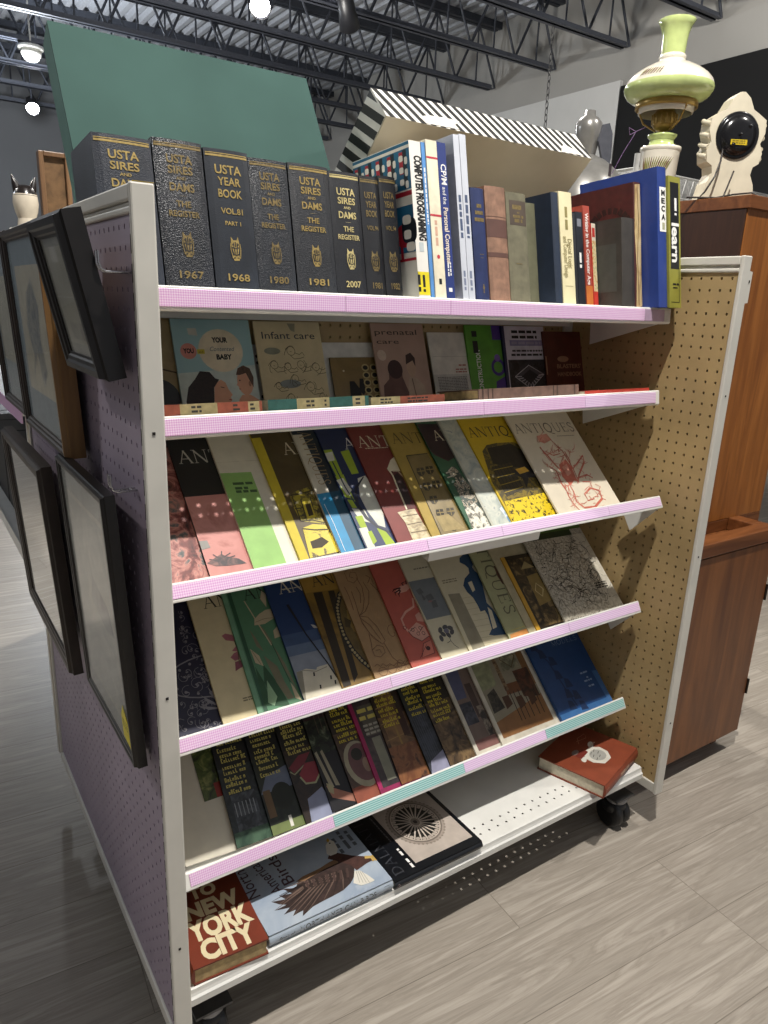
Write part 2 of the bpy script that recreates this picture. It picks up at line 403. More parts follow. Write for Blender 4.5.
# ceiling fixtures in view
def spot(P, label, aim, lit):
    t = thing('spotlight', label, 'ceiling light', P, 'ceiling spotlights')
    a = Vector(aim).normalized(); q = a.to_track_quat('-Z', 'Y').to_matrix().to_4x4()
    m = MB(q); m.lathe([(.035, .16), (.075, .14), (.08, 0), (.10, -.16), (.092, -.16), (.075, -.03)], M('#15161a', .45, var=.05), 24, cap=False)
    m.lathe([(.0, .165), (.036, .16)], M('#15161a', .45, var=.05), 24, cap=False)
    m.build('housing', t)
    m = MB(q); m.lathe([(0, -.10), (.06, -.105), (.088, -.12)], emit('#f3f5ff', 60) if lit else M('#20242a', .2), 24, cap=False); m.build('bulb', t)
    m = MB(); m.tube([(0, 0, .05), (0, 0, .995)], .012, STEELB, 8); m.box(-.03, -.03, .96, .03, .03, .995, STEELB); m.build('bracket', t)
L1 = at(260, 2, 2, 3.93); L2 = at(32, 105, 2, 3.93); L3 = at(347, 10, 2, 3.95)
spot(L1, 'glaring ceiling spotlight straight above the green panel', (-.35, -.75, -.55), True)
spot(L2, 'bright ceiling spotlight far behind, above the white cat figurine', (-.1, -.8, -.5), True)
spot(L3, 'unlit-looking black can light between the joists above the striped box', (.5, .5, -.6), False)
P = at(31, 50, 2, 4.05); t = thing('smoke_detector', 'white dome hanging from a joist near the upper left corner', 'smoke detector', P)
m = MB(); m.lathe([(0, -.12), (.05, -.12), (.08, -.10), (.11, -.05), (.12, 0), (.0, .0)], M('#d8d6cd', .5), 24, cap=False); m.build('dome', t)
m = MB(); m.lathe([(.135, 0), (.145, .02), (.135, .04), (0, .04)], M('#c7c6c0', .5), 24, cap=False); m.tube([(0, 0, .03), (0, 0, .875)], .01, M('#c7c6c0', .5), 8); m.build('mounting_plate', t)
# chain hanging from a joist
cb = at(545, 128, 1, 5.23); ct = at(549, 74, 1, 5.23); ct.z = max(ct.z, 4.128); n = 15; mc = MB()
n = 15
for i in range(n):
    c = ct.lerp(cb, (i+.5)/n); l = (ct-cb).length/n*.62
    pts = [Vector(c)+(Vector((math.cos(a)*l*.42, 0, math.sin(a)*l)) if i % 2 else Vector((0, math.cos(a)*l*.42, math.sin(a)*l))) for a in [2*math.pi*k/10 for k in range(11)]]
    mc.tube(pts, .0055, M('#6d6d6d', .4, .8), 5, False)
tag(mc.build('chain'), 'steel chain hanging from a roof joist over the striped box', 'chain')

# ------------------------------------------------------------------ the shelf unit
W, H, ZB, PW, D = 1.3326, 1.4754, .1059, .0298, .9589
WHITE = M('#d6d3c9', .42, var=.04, vs=12); WHITE2 = M('#e2e1db', .4, var=.03, vs=15)
LAV = M('#9d90a0', .55, var=.05, vs=6); TAN = M('#ae9568', .6, var=.07, vs=8); DARKIN = M('#1c1713', .8)
def pegboard(name, parent, T, w, h, mat, label=None, th=.005, near_end=True):
    """hardboard sheet with a real hole every inch"""
    m = MB(T); p = .0254; nx, ny = int((w-.002)/p), int(h/p); r = .0035; k = 6
    ox = w-.0018-nx*p if near_end else .0018; oy = h-ny*p; xe = ox+nx*p
    m.add([(0, 0, 0), (w, 0, 0), (w, oy, 0), (0, oy, 0), (ox, oy, 0), (ox, h, 0), (0, h, 0), (xe, oy, 0), (w, h, 0), (xe, h, 0)], [(0, 1, 2, 3), (3, 4, 5, 6), (7, 2, 8, 9)], mat)
    sq = [(-.5, -.5), (0, -.5), (.5, -.5), (.5, .5), (0, .5), (-.5, .5)]; an = [225, 270, 315, 45, 90, 135]
    vs = []; fs = []
    for i in range(nx):
        for j in range(ny):
            cx, cy = ox+(i+.5)*p, oy+(j+.5)*p; b = len(vs)
            vs += [(cx+a*p, cy+c*p, 0) for a, c in sq] + [(cx+r*math.cos(R(a)), cy+r*math.sin(R(a)), 0) for a in an] + [(cx+r*math.cos(R(a)), cy+r*math.sin(R(a)), -th) for a in an]
            for q in range(k):
                z = (q+1) % k; fs.append((b+q, b+z, b+6+z, b+6+q)); fs.append((b+6+q, b+6+z, b+12+z, b+12+q))
    m.add(vs, fs, mat)
    o = m.build(name, parent)
    if label: o['label'] = label
    return o
unit = thing('shelving_unit', 'white metal store display unit with sloping shelves of magazines and pegboard ends', 'shelving unit', (0, 0, 0))
PD = .010
def sheet_T(x, sg):   # pegboard sheet standing in a plane of constant x, facing -x or +x
    if sg < 0: return Matrix(((0, 0, -1, x), (-1, 0, 0, D-PD), (0, 1, 0, ZB+.03), (0, 0, 0, 1)))
    return Matrix(((0, 0, 1, x), (1, 0, 0, PD), (0, 1, 0, ZB+.03), (0, 0, 0, 1)))
for side in (0, 1):
    x0 = 0 if side == 0 else W-PW; x1 = x0+PW
    m = MB()
    for ya, yb in ((0, PD), (D-PD, D)): m.box(x0, ya, ZB, x1, yb, H, WHITE)
    m.box(x0+.0005, PD, H-.020, x1-.0005, D-PD, H-.001, WHITE); m.box(x0+.0005, PD, ZB+.002, x1-.0005, D-PD, ZB+.03, WHITE)
    m.box(x0+.005, PD, H-.026, x1-.005, D-PD, H-.020, WHITE); m.box(x0+.0015, PD, H-.035, x1-.0015, D-PD, H-.026, WHITE)
    ep = m.build('end_panel', unit, bevel=.0025)
    # slots of the posts
    m = MB()
    for xs in (((x0-.0004, x0+.0003),), ((x1-.0003, x1+.0004),))[side]:
        z = ZB+.03
        while z < H-.05: m.box(xs[0], .0066, z, xs[1], .0086, z+.022, DARKIN); z += .034
    for z in (.32, .78, 1.17): m.box(x0+.012, -.0008, z, x0+.016, .0006, z+.004, DARKIN)
    m.build('slot', ep)
    hh = H-ZB-.03-.035
    pegboard('pegboard', ep, sheet_T(x0+.005, -1), D-2*PD, hh, (LAV, TAN)[side], ('lavender painted pegboard', 'tan pegboard')[side])
    pegboard('pegboard', ep, sheet_T(x1-.005, 1), D-2*PD, hh, (TAN, LAV)[side], ('tan pegboard', 'lavender painted pegboard')[side], near_end=False)
    # dark sheet put in as the shade of the hollow between the boards
    m = MB(); m.box((x0+x1)/2-.0015, PD+.001, ZB+.031, (x0+x1)/2+.0015, D-PD-.001, H-.036, DARKIN); m.build('hollow_shade', ep)
# small connector plate on the right post
m = MB(); m.prism([(W-.001, H-.03), (W+.016, H-.032), (W+.016, H-.098), (W-.001, H-.1)], .004, .007, WHITE, 1)
m.box(W+.006, .0032, H-.056, W+.010, .0042, H-.05, DARKIN); m.build('connector_plate', unit)
# centre panel: tan pegboard on both faces
YC = .4795
m = MB()
for xa in (PW+.001, W-PW-.031): m.box(xa, YC-.016, ZB+.02, xa+.03, YC+.016, H-.005, WHITE)
m.box(PW+.031, YC-.014, H-.035, W-PW-.031, YC+.014, H-.005, WHITE); m.box(PW+.031, YC-.014, ZB+.02, W-PW-.031, YC+.014, ZB+.06, WHITE)
cp_ = m.build('center_panel', unit)
pegboard('pegboard', cp_, Matrix(((1, 0, 0, PW+.031), (0, 0, -1, YC-.008), (0, 1, 0, ZB+.06), (0, 0, 0, 1))), W-2*PW-.062, H-ZB-.1, TAN, 'tan pegboard')
m = MB(); m.box(PW+.031, YC-.002, ZB+.06, W-PW-.031, YC+.012, H-.04, TAN); m.build('back_board', cp_)
SX0, SX1 = .036, 1.287
def perforated(m, x0, x1, y0, y1, mat, T, rows, pitch=.027, r=.0031, th=.0012):
    """sheet with rows of round holes parallel to its front edge, in local (x, depth, up)"""
    ys = [y0]; 
    for yr in rows: ys += [yr-pitch*.38, yr+pitch*.38]
    ys.append(y1); n = int((x1-x0-.02)/pitch); ox = x0+((x1-x0)-n*pitch)/2
    def Q(x, y, z=0): return T(x, y, z)
    for i in range(0, len(ys)-1):
        a, b = ys[i], ys[i+1]
        if b-a < 1e-6: continue
        if i % 2 == 0: m.add([Q(x0, a), Q(x1, a), Q(x1, b), Q(x0, b)], [(0, 1, 2, 3)], mat)
        else:
            yr = (a+b)/2; m.add([Q(x0, a), Q(ox, a), Q(ox, b), Q(x0, b), Q(ox+n*pitch, a), Q(x1, a), Q(x1, b), Q(ox+n*pitch, b)], [(0, 1, 2, 3), (4, 5, 6, 7)], mat)
            for k in range(n):
                ca, cb_ = ox+k*pitch, ox+(k+1)*pitch; cx = (ca+cb_)/2
                o = [(ca, a), (cx, a), (cb_, a), (cb_, yr), (cb_, b), (cx, b), (ca, b), (ca, yr)]
                h = [(cx+r*math.cos(R(q)), yr+r*math.sin(R(q))) for q in (225, 270, 315, 0, 45, 90, 135, 180)]
                m.add([Q(*p) for p in o+h], [(q, (q+1) % 8, 8+(q+1) % 8, 8+q) for q in range(8)], mat)
                m.add([Q(*p) for p in h]+[Q(p[0], p[1], -th) for p in h], [(q, (q+1) % 8, 8+(q+1) % 8, 8+q) for q in range(8)], mat)
PINK = gingham('#eed8ec', '#d79fd4'); PINKP = gingham('#edd6ee', '#dab6de', True); TEAL = gingham('#bcdcd9', '#79b5b3', True); CLEARP = M('#b79fb8', .25)
# flat shelves, tipped back a little:  (front y, top z, tip angle, [strip pieces])
def frame3(y0, z0, a):
    ca, sa = math.cos(R(a)), math.sin(R(a))
    return lambda x, s, n: Vector((x, y0+s*ca-n*sa, z0+s*sa+n*ca))
FLAT = [(.157, 1.358, -4.5), (.157, 1.166, -9.0)]
def flat_shelf(y0, z0, a, depth, strips, T=None):
    T = T or frame3(y0, z0, a); m = MB()
    perforated(m, SX0, SX1, .004, depth, WHITE2, T, [.017, .036])
    m.add([T(SX0, .004, -.0015), T(SX1, .004, -.0015), T(SX1, depth, -.0015), T(SX0, depth, -.0015)], [(3, 2, 1, 0)], WHITE2) if False else None
    # front channel and rear flange
    prof = [(.004, 0), (0, .002), (-.003, 0), (-.003, -.031), (.0, -.034), (.018, -.034), (.018, -.030), (.001, -.029), (.001, -.004), (.004, -.004)]
    vs = [T(x, s, n) for x in (SX0, SX1) for s, n in prof]; k = len(prof)
    m.add(vs, [(i, (i+1) % k, k+(i+1) % k, k+i) for i in range(k)] + [tuple(range(k))[::-1], tuple(range(k, 2*k))], WHITE2)
    m.add([T(x, s, n) for x in (SX0, SX1) for s, n in ((depth-.003, 0), (depth, 0), (depth, -.03), (depth-.003, -.03))], [(0, 4, 5, 1), (1, 5, 6, 2), (2, 6, 7, 3), (3, 7, 4, 0)], WHITE2)
    sh = m.build('shelf', unit)
    for xa in (SX0+.001, SX1-.004):
        m = MB(); pr = [(.012, -.003), (.012, -.03), (.04, -.036), (.232, -.078), (.232, -.003)]
        vs = [T(x, s, n) for x in (xa, xa+.003) for s, n in pr]; k = 5
        m.add(vs, [(i, (i+1) % k, k+(i+1) % k, k+i) for i in range(k)] + [tuple(range(k))[::-1], tuple(range(k, 2*k))], WHITE2); m.build('bracket', sh)
    for xa, xb, mt in strips:
        m = MB(); pr = [(-.0034, -.002), (-.0046, -.003), (-.0046, -.0275), (-.0034, -.029)]
        vs = [T(x, s, n) for x in (xa, xb) for s, n in pr]
        m.add(vs, [(0, 1, 5, 4), (1, 2, 6, 5), (2, 3, 7, 6), (3, 0, 4, 7), (3, 2, 1, 0), (4, 5, 6, 7)], mt); m.build('price_strip', sh)
    return sh
flat_shelf(.157, 1.358, -4.5, .31, [(SX0+.002, .392, PINK), (.393, .62, PINK), (.621, 1.19, PINK), (1.191, 1.262, CLEARP), (1.263, 1.285, M('#c9c6c4', .2))])
flat_shelf(.157, 1.166, -9.0, .30, [(SX0+.002, .72, PINK), (.721, 1.02, PINK), (1.021, 1.272, PINKP)])
SLOPE = 43.6
RACK = [(.112, .913), (.129, .625), (.132, .341)]
def rack_shelf(y0, z0, strips, xe=SX1):
    T = frame3(y0, z0, SLOPE); m = MB()
    def ext(pr, xa, xb, mat):
        vs = [T(x, s, n) for x in (xa, xb) for s, n in pr]; k = len(pr)
        m.add(vs, [(i, (i+1) % k, k+(i+1) % k, k+i) for i in range(k)] + [tuple(range(k))[::-1], tuple(range(k, 2*k))], mat)
    ext([(0, -.0475), (.325, -.0475), (.325, -.0505), (0, -.0505)], SX0, xe, WHITE2)
    ext([(0, 0), (0, -.0505), (-.003, -.0505), (-.028, -.014), (-.0295, -.009), (-.0275, -.0075), (-.003, .0008)], SX0, SX1, WHITE2)
    sh = m.build('shelf', unit)
    for xa in (SX0+.001, .45, .86, SX1-.004):
        m = MB(); pr = [(-.005, -.049), (-.027, -.016), (-.020, -.125), (.0, -.130), (.325, -.105), (.325, -.051), (-.003, -.051)]
        pr = [(-.026, -.016), (-.026, -.126), (.018, -.116), (.018, -.051), (-.003, -.051)] if xa > 1 else [(.0, -.051), (.02, -.10), (.30, -.085), (.325, -.051), (-.003, -.051)]
        vs = [T(x, s, n) for x in (xa, xa+.003) for s, n in pr]; k = len(pr)
        m.add(vs, [(i, (i+1) % k, k+(i+1) % k, k+i) for i in range(k)] + [tuple(range(k))[::-1], tuple(range(k, 2*k))], WHITE2); m.build('bracket', sh)
    for xa, xb, mt in strips:
        # the printed strip lies on the sloping front face of the lip
        a, b = Vector((-.0028, .0009)), Vector((-.0272, -.0072)); d = (b-a).normalized(); nn = Vector((-d.y, d.x)); nn = nn if nn.y > 0 else -nn
        p = a+d*.0015; q = b-d*.003; m = MB(); pr = [p+nn*.0002, p+nn*.0012, q+nn*.0012, q+nn*.0002]
        vs = [T(x, s, n) for x in (xa, xb) for s, n in pr]
        m.add(vs, [(0, 1, 5, 4), (1, 2, 6, 5), (2, 3, 7, 6), (3, 0, 4, 7), (3, 2, 1, 0), (4, 5, 6, 7)], mt); m.build('price_strip', sh)
    return sh
s3 = rack_shelf(*RACK[0], [(SX0+.002, .56, PINK), (.561, .755, PINKP), (.756, 1.09, PINKP), (1.091, SX1-.003, PINKP)], 1.19)
rack_shelf(*RACK[1], [(SX0+.002, .50, PINK), (.501, 1.02, PINKP), (1.021, SX1-.003, PINKP)])
rack_shelf(*RACK[2], [(.075, .375, PINK), (.376, .72, TEAL), (.721, .985, PINKP), (.986, SX1-.003, TEAL)])
# channel bar bolted below the third shelf
T = frame3(*RACK[0], SLOPE); m = MB()
vs = [T(x, s, n) for x in (.60, .915) for s, n in ((-.004, -.052), (-.02, -.075), (-.004, -.085), (.03, -.085), (.03, -.052))]
m.add(vs, [(i, (i+1) % 5, 5+(i+1) % 5, 5+i) for i in range(5)] + [(4, 3, 2, 1, 0), (5, 6, 7, 8, 9)], WHITE2); m.build('channel_bar', s3)
# base deck with two rows of holes
BZ = .174; m = MB(); T = lambda x, s, n: Vector((x, s, n+BZ))
perforated(m, SX0, SX1, .046, YC-.02, WHITE2, T, [.0745, .0965])
pr = [(.046, 0), (.043, -.001), (.042, -.008), (.040, -.013), (.036, -.016), (.036, -.030), (.040, -.030), (.041, -.02), (.046, -.014)]
vs = [T(x, s, n) for x in (SX0, SX1) for s, n in pr]; k = len(pr)
m.add(vs, [(i, (i+1) % k, k+(i+1) % k, k+i) for i in range(k)] + [tuple(range(k))[::-1], tuple(range(k, 2*k))], WHITE2)
for xa in (SX0, SX1-.002): m.box(xa, .046, BZ-.045, xa+.002, YC-.02, BZ-.0005, WHITE2)
bd = m.build('base_deck', unit)
m = MB()  # far-side decks and shelf of the double-faced unit
m.box(SX0, YC+.02, BZ-.03, SX1, D-.04, BZ, WHITE2); m.build('base_deck', unit)
m = MB(); m.box(SX0, YC+.02, 1.326, SX1, .80, 1.356, WHITE2); m.build('shelf', unit)
# chassis rails and casters
m = MB(); 
for y in (.16, D-.16): m.box(PW, y-.02, .098, W-PW, y+.02, .138, M('#1b1b1c', .5))
m.build('chassis_rail', unit)
BLK = M('#141416', .4, var=.05)
for x, y in ((.085, .075), (1.232, .068), (.085, .88), (1.232, .88)):
    m = MB(); m.box(x-.035, y-.03, .094, x+.035, y+.10 if y < .5 else y+.03, .0995, M('#5a5a5c', .35, .8))
    m.lathe([(.0, .078), (.026, .078), (.029, .082), (.029, .090), (.024, .095)], M('#8d8d90', .3, .6), 20, (x, y, 0))
    ca = m.build('caster', unit)
    for s in (-1, 1):
        m = MB(Matrix.Translation((x+s*.014, y+.004, .0405)) @ Matrix.Rotation(R(90), 4, 'Y'))
        m.lathe([(.006, -.012), (.034, -.0115), (.039, -.009), (.0405, -.004), (.0405, .006), (.037, .011), (.006, .012)], BLK, 28); m.build('wheel', ca)
    m = MB(); m.lathe([(.010, .03), (.030, .05), (.033, .066), (.026, .079), (.0, .08)], BLK, 20, (x, y+.004, 0)); m.build('hood', ca)
m = MB(); m.prism([(.0035, .0008), (.0295, .0008), (.0295, .012), (.004, .014)], H+.0001, H+.0006, M('#c9a93a', .5), 2); m.build('tape', unit)

# ------------------------------------------------------------------ books
PAGE = M('#d8cfb8', .8, var=.08, vs=120); PAGEW = M('#e4e0d4', .75, var=.06, vs=120); PAGEOLD = M('#b79f72', .85, var=.15, vs=90)
GOLD = M('#b59d62', .35, .5, var=.14, vs=200); GOLDD = M('#87754c', .45, .4, var=.2, vs=200); BLACK = M('#121212', .5, var=0); WHT = M('#ecebe6', .5, var=0)
def book_frame(org, lean, tip):
    """x along the shelf, depth into it, up along the leaning spine"""
    ct, st, cl, sl = math.cos(R(tip)), math.sin(R(tip)), math.cos(R(lean)), math.sin(R(lean))
    return lambda p: Vector((org[0]+p[0], org[1]+p[1]*ct+p[2]*sl, org[2]+p[1]*st+p[2]*cl))
def book_parts(root, T, w, d, h, cover, pages=PAGE, hard=True, bulge=.004, spine_art=None, side_art=None, top_gap=None):
    """bound book: spine at depth 0, boards at x=0 and x=w, pages between"""
    th = .0026 if hard else .0007; sq = .003 if hard else 0
    N = 8; sp = []
    for i in range(N+1):
        t = i/N; sp.append((w*t, -bulge*(1-(2*t-1)**2)**.6 if bulge else 0))
    inner = [(th+(w-2*th)*i/N, th*.9 - bulge*.75*(1-(2*i/N-1)**2)**.6) for i in range(N+1)]
    prof = [(0, d)]+sp+[(w, d), (w-th, d)]+inner[::-1]+[(th, d)]
    m = MB(T); k = len(prof); vs = [(a, b, 0) for a, b in prof]+[(a, b, h) for a, b in prof]
    m.add(vs, [(i, (i+1) % k, k+(i+1) % k, k+i) for i in range(k)], cover, False)
    # end rims as quad strips between the outer and inner outline
    half = len([(0, d)]+sp+[(w, d)])
    for z, fl in ((0, True), (h, False)):
        o = [(a, b, z) for a, b in prof[:half]]; q = [(a, b, z) for a, b in prof[half:]][::-1]
        m.add(o+q, [((i, i+1, half+i+1, half+i) if fl else (i, half+i, half+i+1, i+1)) for i in range(half-1)], cover)
    def Psp(u, v, e):
        t = min(max(u/w, 0), 1); return Vector((u, -bulge*(1-(2*t-1)**2)**.6 - e if bulge else -e, v))
    if spine_art: spine_art(Art(m, Psp, curved=w if bulge else 0), w, h)
    if side_art:  side_art(Art(m, lambda u, v, e: Vector((-e, d-u, v))), d, h)
    c = m.build('cover', root)
    m = MB(T); pin = .004 if hard else .0004
    m.prism([(th+.0002, d-pin), (th+.0002, .003), (w/2, .003-bulge*.5), (w-th-.0002, .003), (w-th-.0002, d-pin)], sq, h-sq, pages, 2)
    m.build('pages', root)
    return c
STAND = []
G8 = 'dark registry volumes on the top shelf'
Z1 = lambda y: 1.358-(y-.157)*math.tan(R(4.5))+.0012
def stand_book(label, tl, tr, bl, br, y, d, cover, pages=PAGE, hard=True, bulge=.004, lean=12, art=None, side=None, group=None, name='book', hfix=None):
    a, b = at(*bl, 1, y), at(*br, 1, y); x0, x1 = a.x, b.x
    if STAND: x0 = max(x0, STAND[-1]+.0006)
    x1 = max(x1, x0+.004); STAND.append(x1)
    hs = []
    for px, xx in ((tl, x0), (tr, x1)):
        t = at(*px, 0, xx); hs.append(math.hypot(t.z-Z1(y), t.y-y))
    h = hfix or sum(hs)/2*(.968 if group == G8 else 1)
    org = (x0, y, Z1(y)); root = thing(name, label, 'book', org, group)
    T0 = book_frame((0, 0, 0), lean, -4.5)
    book_parts(root, T0, x1-x0, d, h, cover, pages, hard, bulge, art, side)
    return root
NAVYL = '#20252d'
def horse(A, cu, cv, s, mat):
    P = lambda pts: [(cu+a*s, cv+b*s) for a, b in pts]
    A.poly(P([(-.27, .42), (-.25, .80), (-.10, .58), (.10, .60), (.22, .82), (.27, .44), (.24, .1), (.17, -.25), (.25, -.42), (.20, -.62), (-.14, -.64), (-.22, -.44), (-.13, -.22), (-.22, .12)]), mat)
    dk = M('#191d24', .5, var=.1)
    for p in ([(-.12, .44), (-.1, .1), (-.06, -.2)], [(.13, .44), (.11, .1), (.07, -.2)], [(-.22, .16), (0, .10), (.22, .16)], [(-.16, -.24), (.02, -.30), (.18, -.24)], [(0, .5), (.01, .2)], [(-.16, -.48), (-.06, -.44)], [(.08, -.44), (.18, -.48)], [(-.2, .36), (-.14, .3)], [(.15, .3), (.21, .36)]): A.stroke(P(p), s*.055, dk)
    A.stroke(P([(-.30, .40), (-.32, .0), (-.22, -.5)]), s*.05, mat); A.stroke(P([(.30, .40), (.32, .0), (.26, -.5)]), s*.05, mat)
def usta(lines, year, hb=False, gold=GOLD, clear=True):
    dk = M('#191d24', .5, var=.1)
    def art(A, w, h):
        A.rect(.03*w, h*.948, .97*w, h*.962, gold); A.rect(.03*w, h*.968, .97*w, h*.974, gold)
        A.rect(.06*w, h*.012, .94*w, h*.018, GOLDD)
        for t, v, hh, fw in lines: A.text(t, w*.5, h*v, h*hh*1.06, gold, w=w*fw, bold=.02)
        s = h*.095; cu, cv = w*.5, h*.295
        horse(A, cu, cv, s*1.25, gold)
        A.text(year, w*.52, h*.075, h*.052, gold, w=w*.5 if len(year) == 4 else None, bold=.015)
    return art
SD = [('USTA', .845, .055, .52), ('SIRES', .775, .05, .5), ('AND', .735, .02, .2), ('DAMS', .66, .052, .5), ('—', .625, .01, .14), ('THE', .555, .04, .3), ('REGISTER', .49, .038, .62)]
YB = [('USTA', .83, .06, .6), ('YEAR', .75, .055, .52), ('BOOK', .665, .055, .54), ('VOL.81', .55, .04, .5), ('PART 1', .47, .028, .36)]
YB2 = [('USTA', .82, .05, .62), ('YEAR', .745, .05, .56), ('BOOK', .67, .05, .58), ('VOL.94', .56, .035, .6)]
G8 = 'dark registry volumes on the top shelf'
UL = 'thick black leather volume with gold spine lettering, %s'
stand_book(UL % 'partly hidden behind the white corner post', (88, 134), (144, 139.5), (108, 284), (165.5, 285.5), .2, .135, leather('#20252f'), art=usta(SD, ''), group=G8)
stand_book(UL % 'reading 1967 below a worn horse head', (147, 139), (196, 142), (167, 286), (215.4, 289), .2, .135, leather('#1a1d24', 1.7, .33), art=usta(SD, '1967', gold=GOLDD), group=G8)
stand_book('smooth black year book volume with gold lettering, reading 1968 and VOL.81', (198.5, 147), (243, 152), (217, 289), (259.7, 290.6), .2, .135, leather('#1f242c', .5), art=usta(YB, '1968'), group=G8)
stand_book(UL % 'reading 1980 in faded print', (246, 154), (284.5, 158.5), (259.7, 290.5), (297.3, 292), .2, .135, leather('#1b1f26', 1.6, .36), art=usta(SD, '1980', gold=GOLDD), group=G8)
stand_book(UL % 'reading 1981, between the 1980 and 2007 volumes', (288, 157.5), (326.5, 163), (298.8, 292), (337.7, 295), .2, .135, leather('#191c22', 1.5), art=usta(SD, '1981'), group=G8)
stand_book(UL % 'reading 2007 in bright gold', (327, 166), (358.7, 170), (338, 295), (367.4, 296.5), .2, .135, leather('#17191f', 1.1), art=usta([(a, b-.03, c, f*1.15) for a, b, c, f in SD], '2007', gold=M('#dccb90', .3, .4)), group=G8)
stand_book('slim black year book volume just right of the 2007 volume', (359, 171), (377.3, 173.5), (368, 296.5), (386.4, 298), .2, .135, leather('#1b1c20', .7), bulge=.003, art=usta(YB2, '1981', gold=GOLDD), group=G8)
stand_book('slim black year book volume leaning beside the red-lettered computer book', (378, 172), (392, 174), (387, 298), (403.3, 299), .2, .135, leather('#1a1b1f', .7), bulge=.003, art=usta(YB2, '1982', gold=GOLDD), group=G8)

# computer books
def hush(A, d, h):
    red, blu, blk = M('#b32234', .4, var=.05), M('#22688f', .4, var=.05), M('#17202c', .4, var=0)
    A.rect(0, h*.0, d, h, M('#e6e3da', .45, var=.02)); A.rect(0, h*.975, d, h*.995, blu)
    pale = M('#e6e3da', .45, var=.02)
    def pill(u, v, ru, rv, mt): A.poly([(d*u+d*ru*math.copysign(abs(math.cos(q))**.6, math.cos(q)), h*v+h*rv*math.copysign(abs(math.sin(q))**.6, math.sin(q))) for q in [2*math.pi*i/20 for i in range(20)]], mt)
    # upper band of forms
    A.rect(0, h*.70, d, h*.955, blu); A.rect(0, h*.66, d, h*.69, red)
    for i in range(5): A.rect(d*(.03+i*.2), h*.80, d*(.13+i*.2), h*.94, red); A.rect(d*(.09+i*.2), h*.71, d*(.15+i*.2), h*.95, blk)
    for i in range(5):
        for v in (.75, .825, .9): pill(.06+i*.2, v, .035, .02, pale); pill(.18+i*.19, v-.02, .025, .024, pale)
    # lower band
    A.rect(d*.0, h*.30, d, h*.60, blu); A.rect(0, h*.245, d, h*.262, red)
    for i in range(3): A.rect(d*(.1+i*.33), h*.25, d*(.14+i*.33), h*.40, red); pill(.2+i*.33, .41, .14, .075, red); pill(.26+i*.33, .44, .12, .08, blk)
    for i in range(3): pill(.23+i*.33, .51, .07, .03, pale); pill(.23+i*.33, .415, .06, .03, pale); pill(.27+i*.33, .335, .07, .03, pale)
def cps(A, w, h):
    A.text('COMPUTER PROGRAMMING', w*.38, h*.64, w*.62, BLACK, w=h*.54, bold=.05, rot=-90)
    A.rect(0, h*.02, w, h*.17, M('#e8d62a', .4)); A.lines(w*.4, h*.15, h*.11, w*.22, 2, BLACK, -90); A.rect(w*.3, h*.30, w*.7, h*.36, M('#bcc4c4', .5))
stand_book('white paperback with overlapping red and blue letters on its cover and black spine lettering', (407, 142), (416, 143), (419.5, 299), (430.6, 300), .166, .19, M('#e6e3da', .45, var=.03), PAGEW, False, 0, 12, cps, hush)
stand_book('thin light blue paperback next to the white computer programming paperback', (416.5, 144), (423, 144), (431.5, 300), (435, 300), .17, .19, M('#5d93cf', .4), PAGEW, False, 0, 12, lambda A, w, h: A.lines(w*.35, h*.84, h*.36, w*.35, 1, WHT, -90))
def cream(A, w, h):
    r = M('#c23a48', .45)
    A.rect(0, h*.885, w, h*.897, r); A.rect(0, h*.525, w, h*.538, r); A.lines(w*.35, h*.5, h*.16, w*.22, 1, M('#cfa58e', .5), -90)
    A.ell(w*.5, h*.27, w*.14, w*.14, r); A.lines(w*.4, h*.13, h*.06, w*.25, 1, BLACK, -90)
stand_book('cream paperback with two thin red bands across its spine', (424.5, 141), (433, 141.5), (436, 300), (446.7, 300.5), .168, .19, M('#e9e0c6', .5), PAGEW, False, 0, 12, cream)
def cpm(A, w, h):
    A.text('CP/M', w*.3, h*.80, w*.62, WHT, w=h*.13, bold=.02, rot=-90); A.text('and the', w*.33, h*.665, w*.42, WHT, w=h*.11, rot=-90)
    A.text('Personal Computer', w*.3, h*.41, w*.55, M('#e8d9c8', .4), w=h*.36, bold=.02, rot=-90); A.lines(w*.6, h*.24, h*.09, w*.14, 2, WHT, -90); A.rect(w*.3, h*.05, w*.7, h*.075, WHT)
stand_book('dark blue paperback with white lettering running down its spine', (434, 143), (444, 144), (447, 300), (455.4, 300), .17, .19, M('#2c3b78', .4), PAGEW, False, 0, 12, cpm)
WB = M('#c9cdd6', .45, var=.03)
def wsp(t1):
    def f(A, w, h): A.lines(w*.3, h*.64, h*.26, w*.42, 1, M('#4b5874', .5), -90); A.lines(w*.32, h*.18, h*.12, w*.35, 1, M('#7b859c', .5), -90)
    return f
GW = 'pair of thin white journals'
stand_book('left one of two tall thin white paperbacks, its grey cover showing', (448.7, 137), (454.5, 137), (463.5, 300), (469, 300), .166, .2, WB, PAGEW, False, 0, 12, wsp('Applied Software'), lambda A, d, h: A.rect(0, 0, d, h, M('#a9adba', .4)), GW)
stand_book('right one of two tall thin white paperbacks, beside the short navy book', (455, 137), (460.6, 137), (469.5, 300), (475.6, 300.5), .166, .2, WB, PAGEW, False, 0, 12, wsp('Computer Systems'), None, GW)
def oldnavy(A, w, h):
    for fw, v in ((.35, .83), (.6, .77), (.7, .71)): A.lines(w*(.5-fw/2), h*v, w*fw, h*.032, 1, GOLDD)
    A.rect(w*.35, h*.42, w*.65, h*.425, GOLDD); A.rect(w*.4, h*.39, w*.6, h*.394, GOLDD); A.ell(w*.5, h*.13, w*.08, w*.1, GOLDD); A.rect(w*.46, h*.08, w*.54, h*.16, GOLDD)
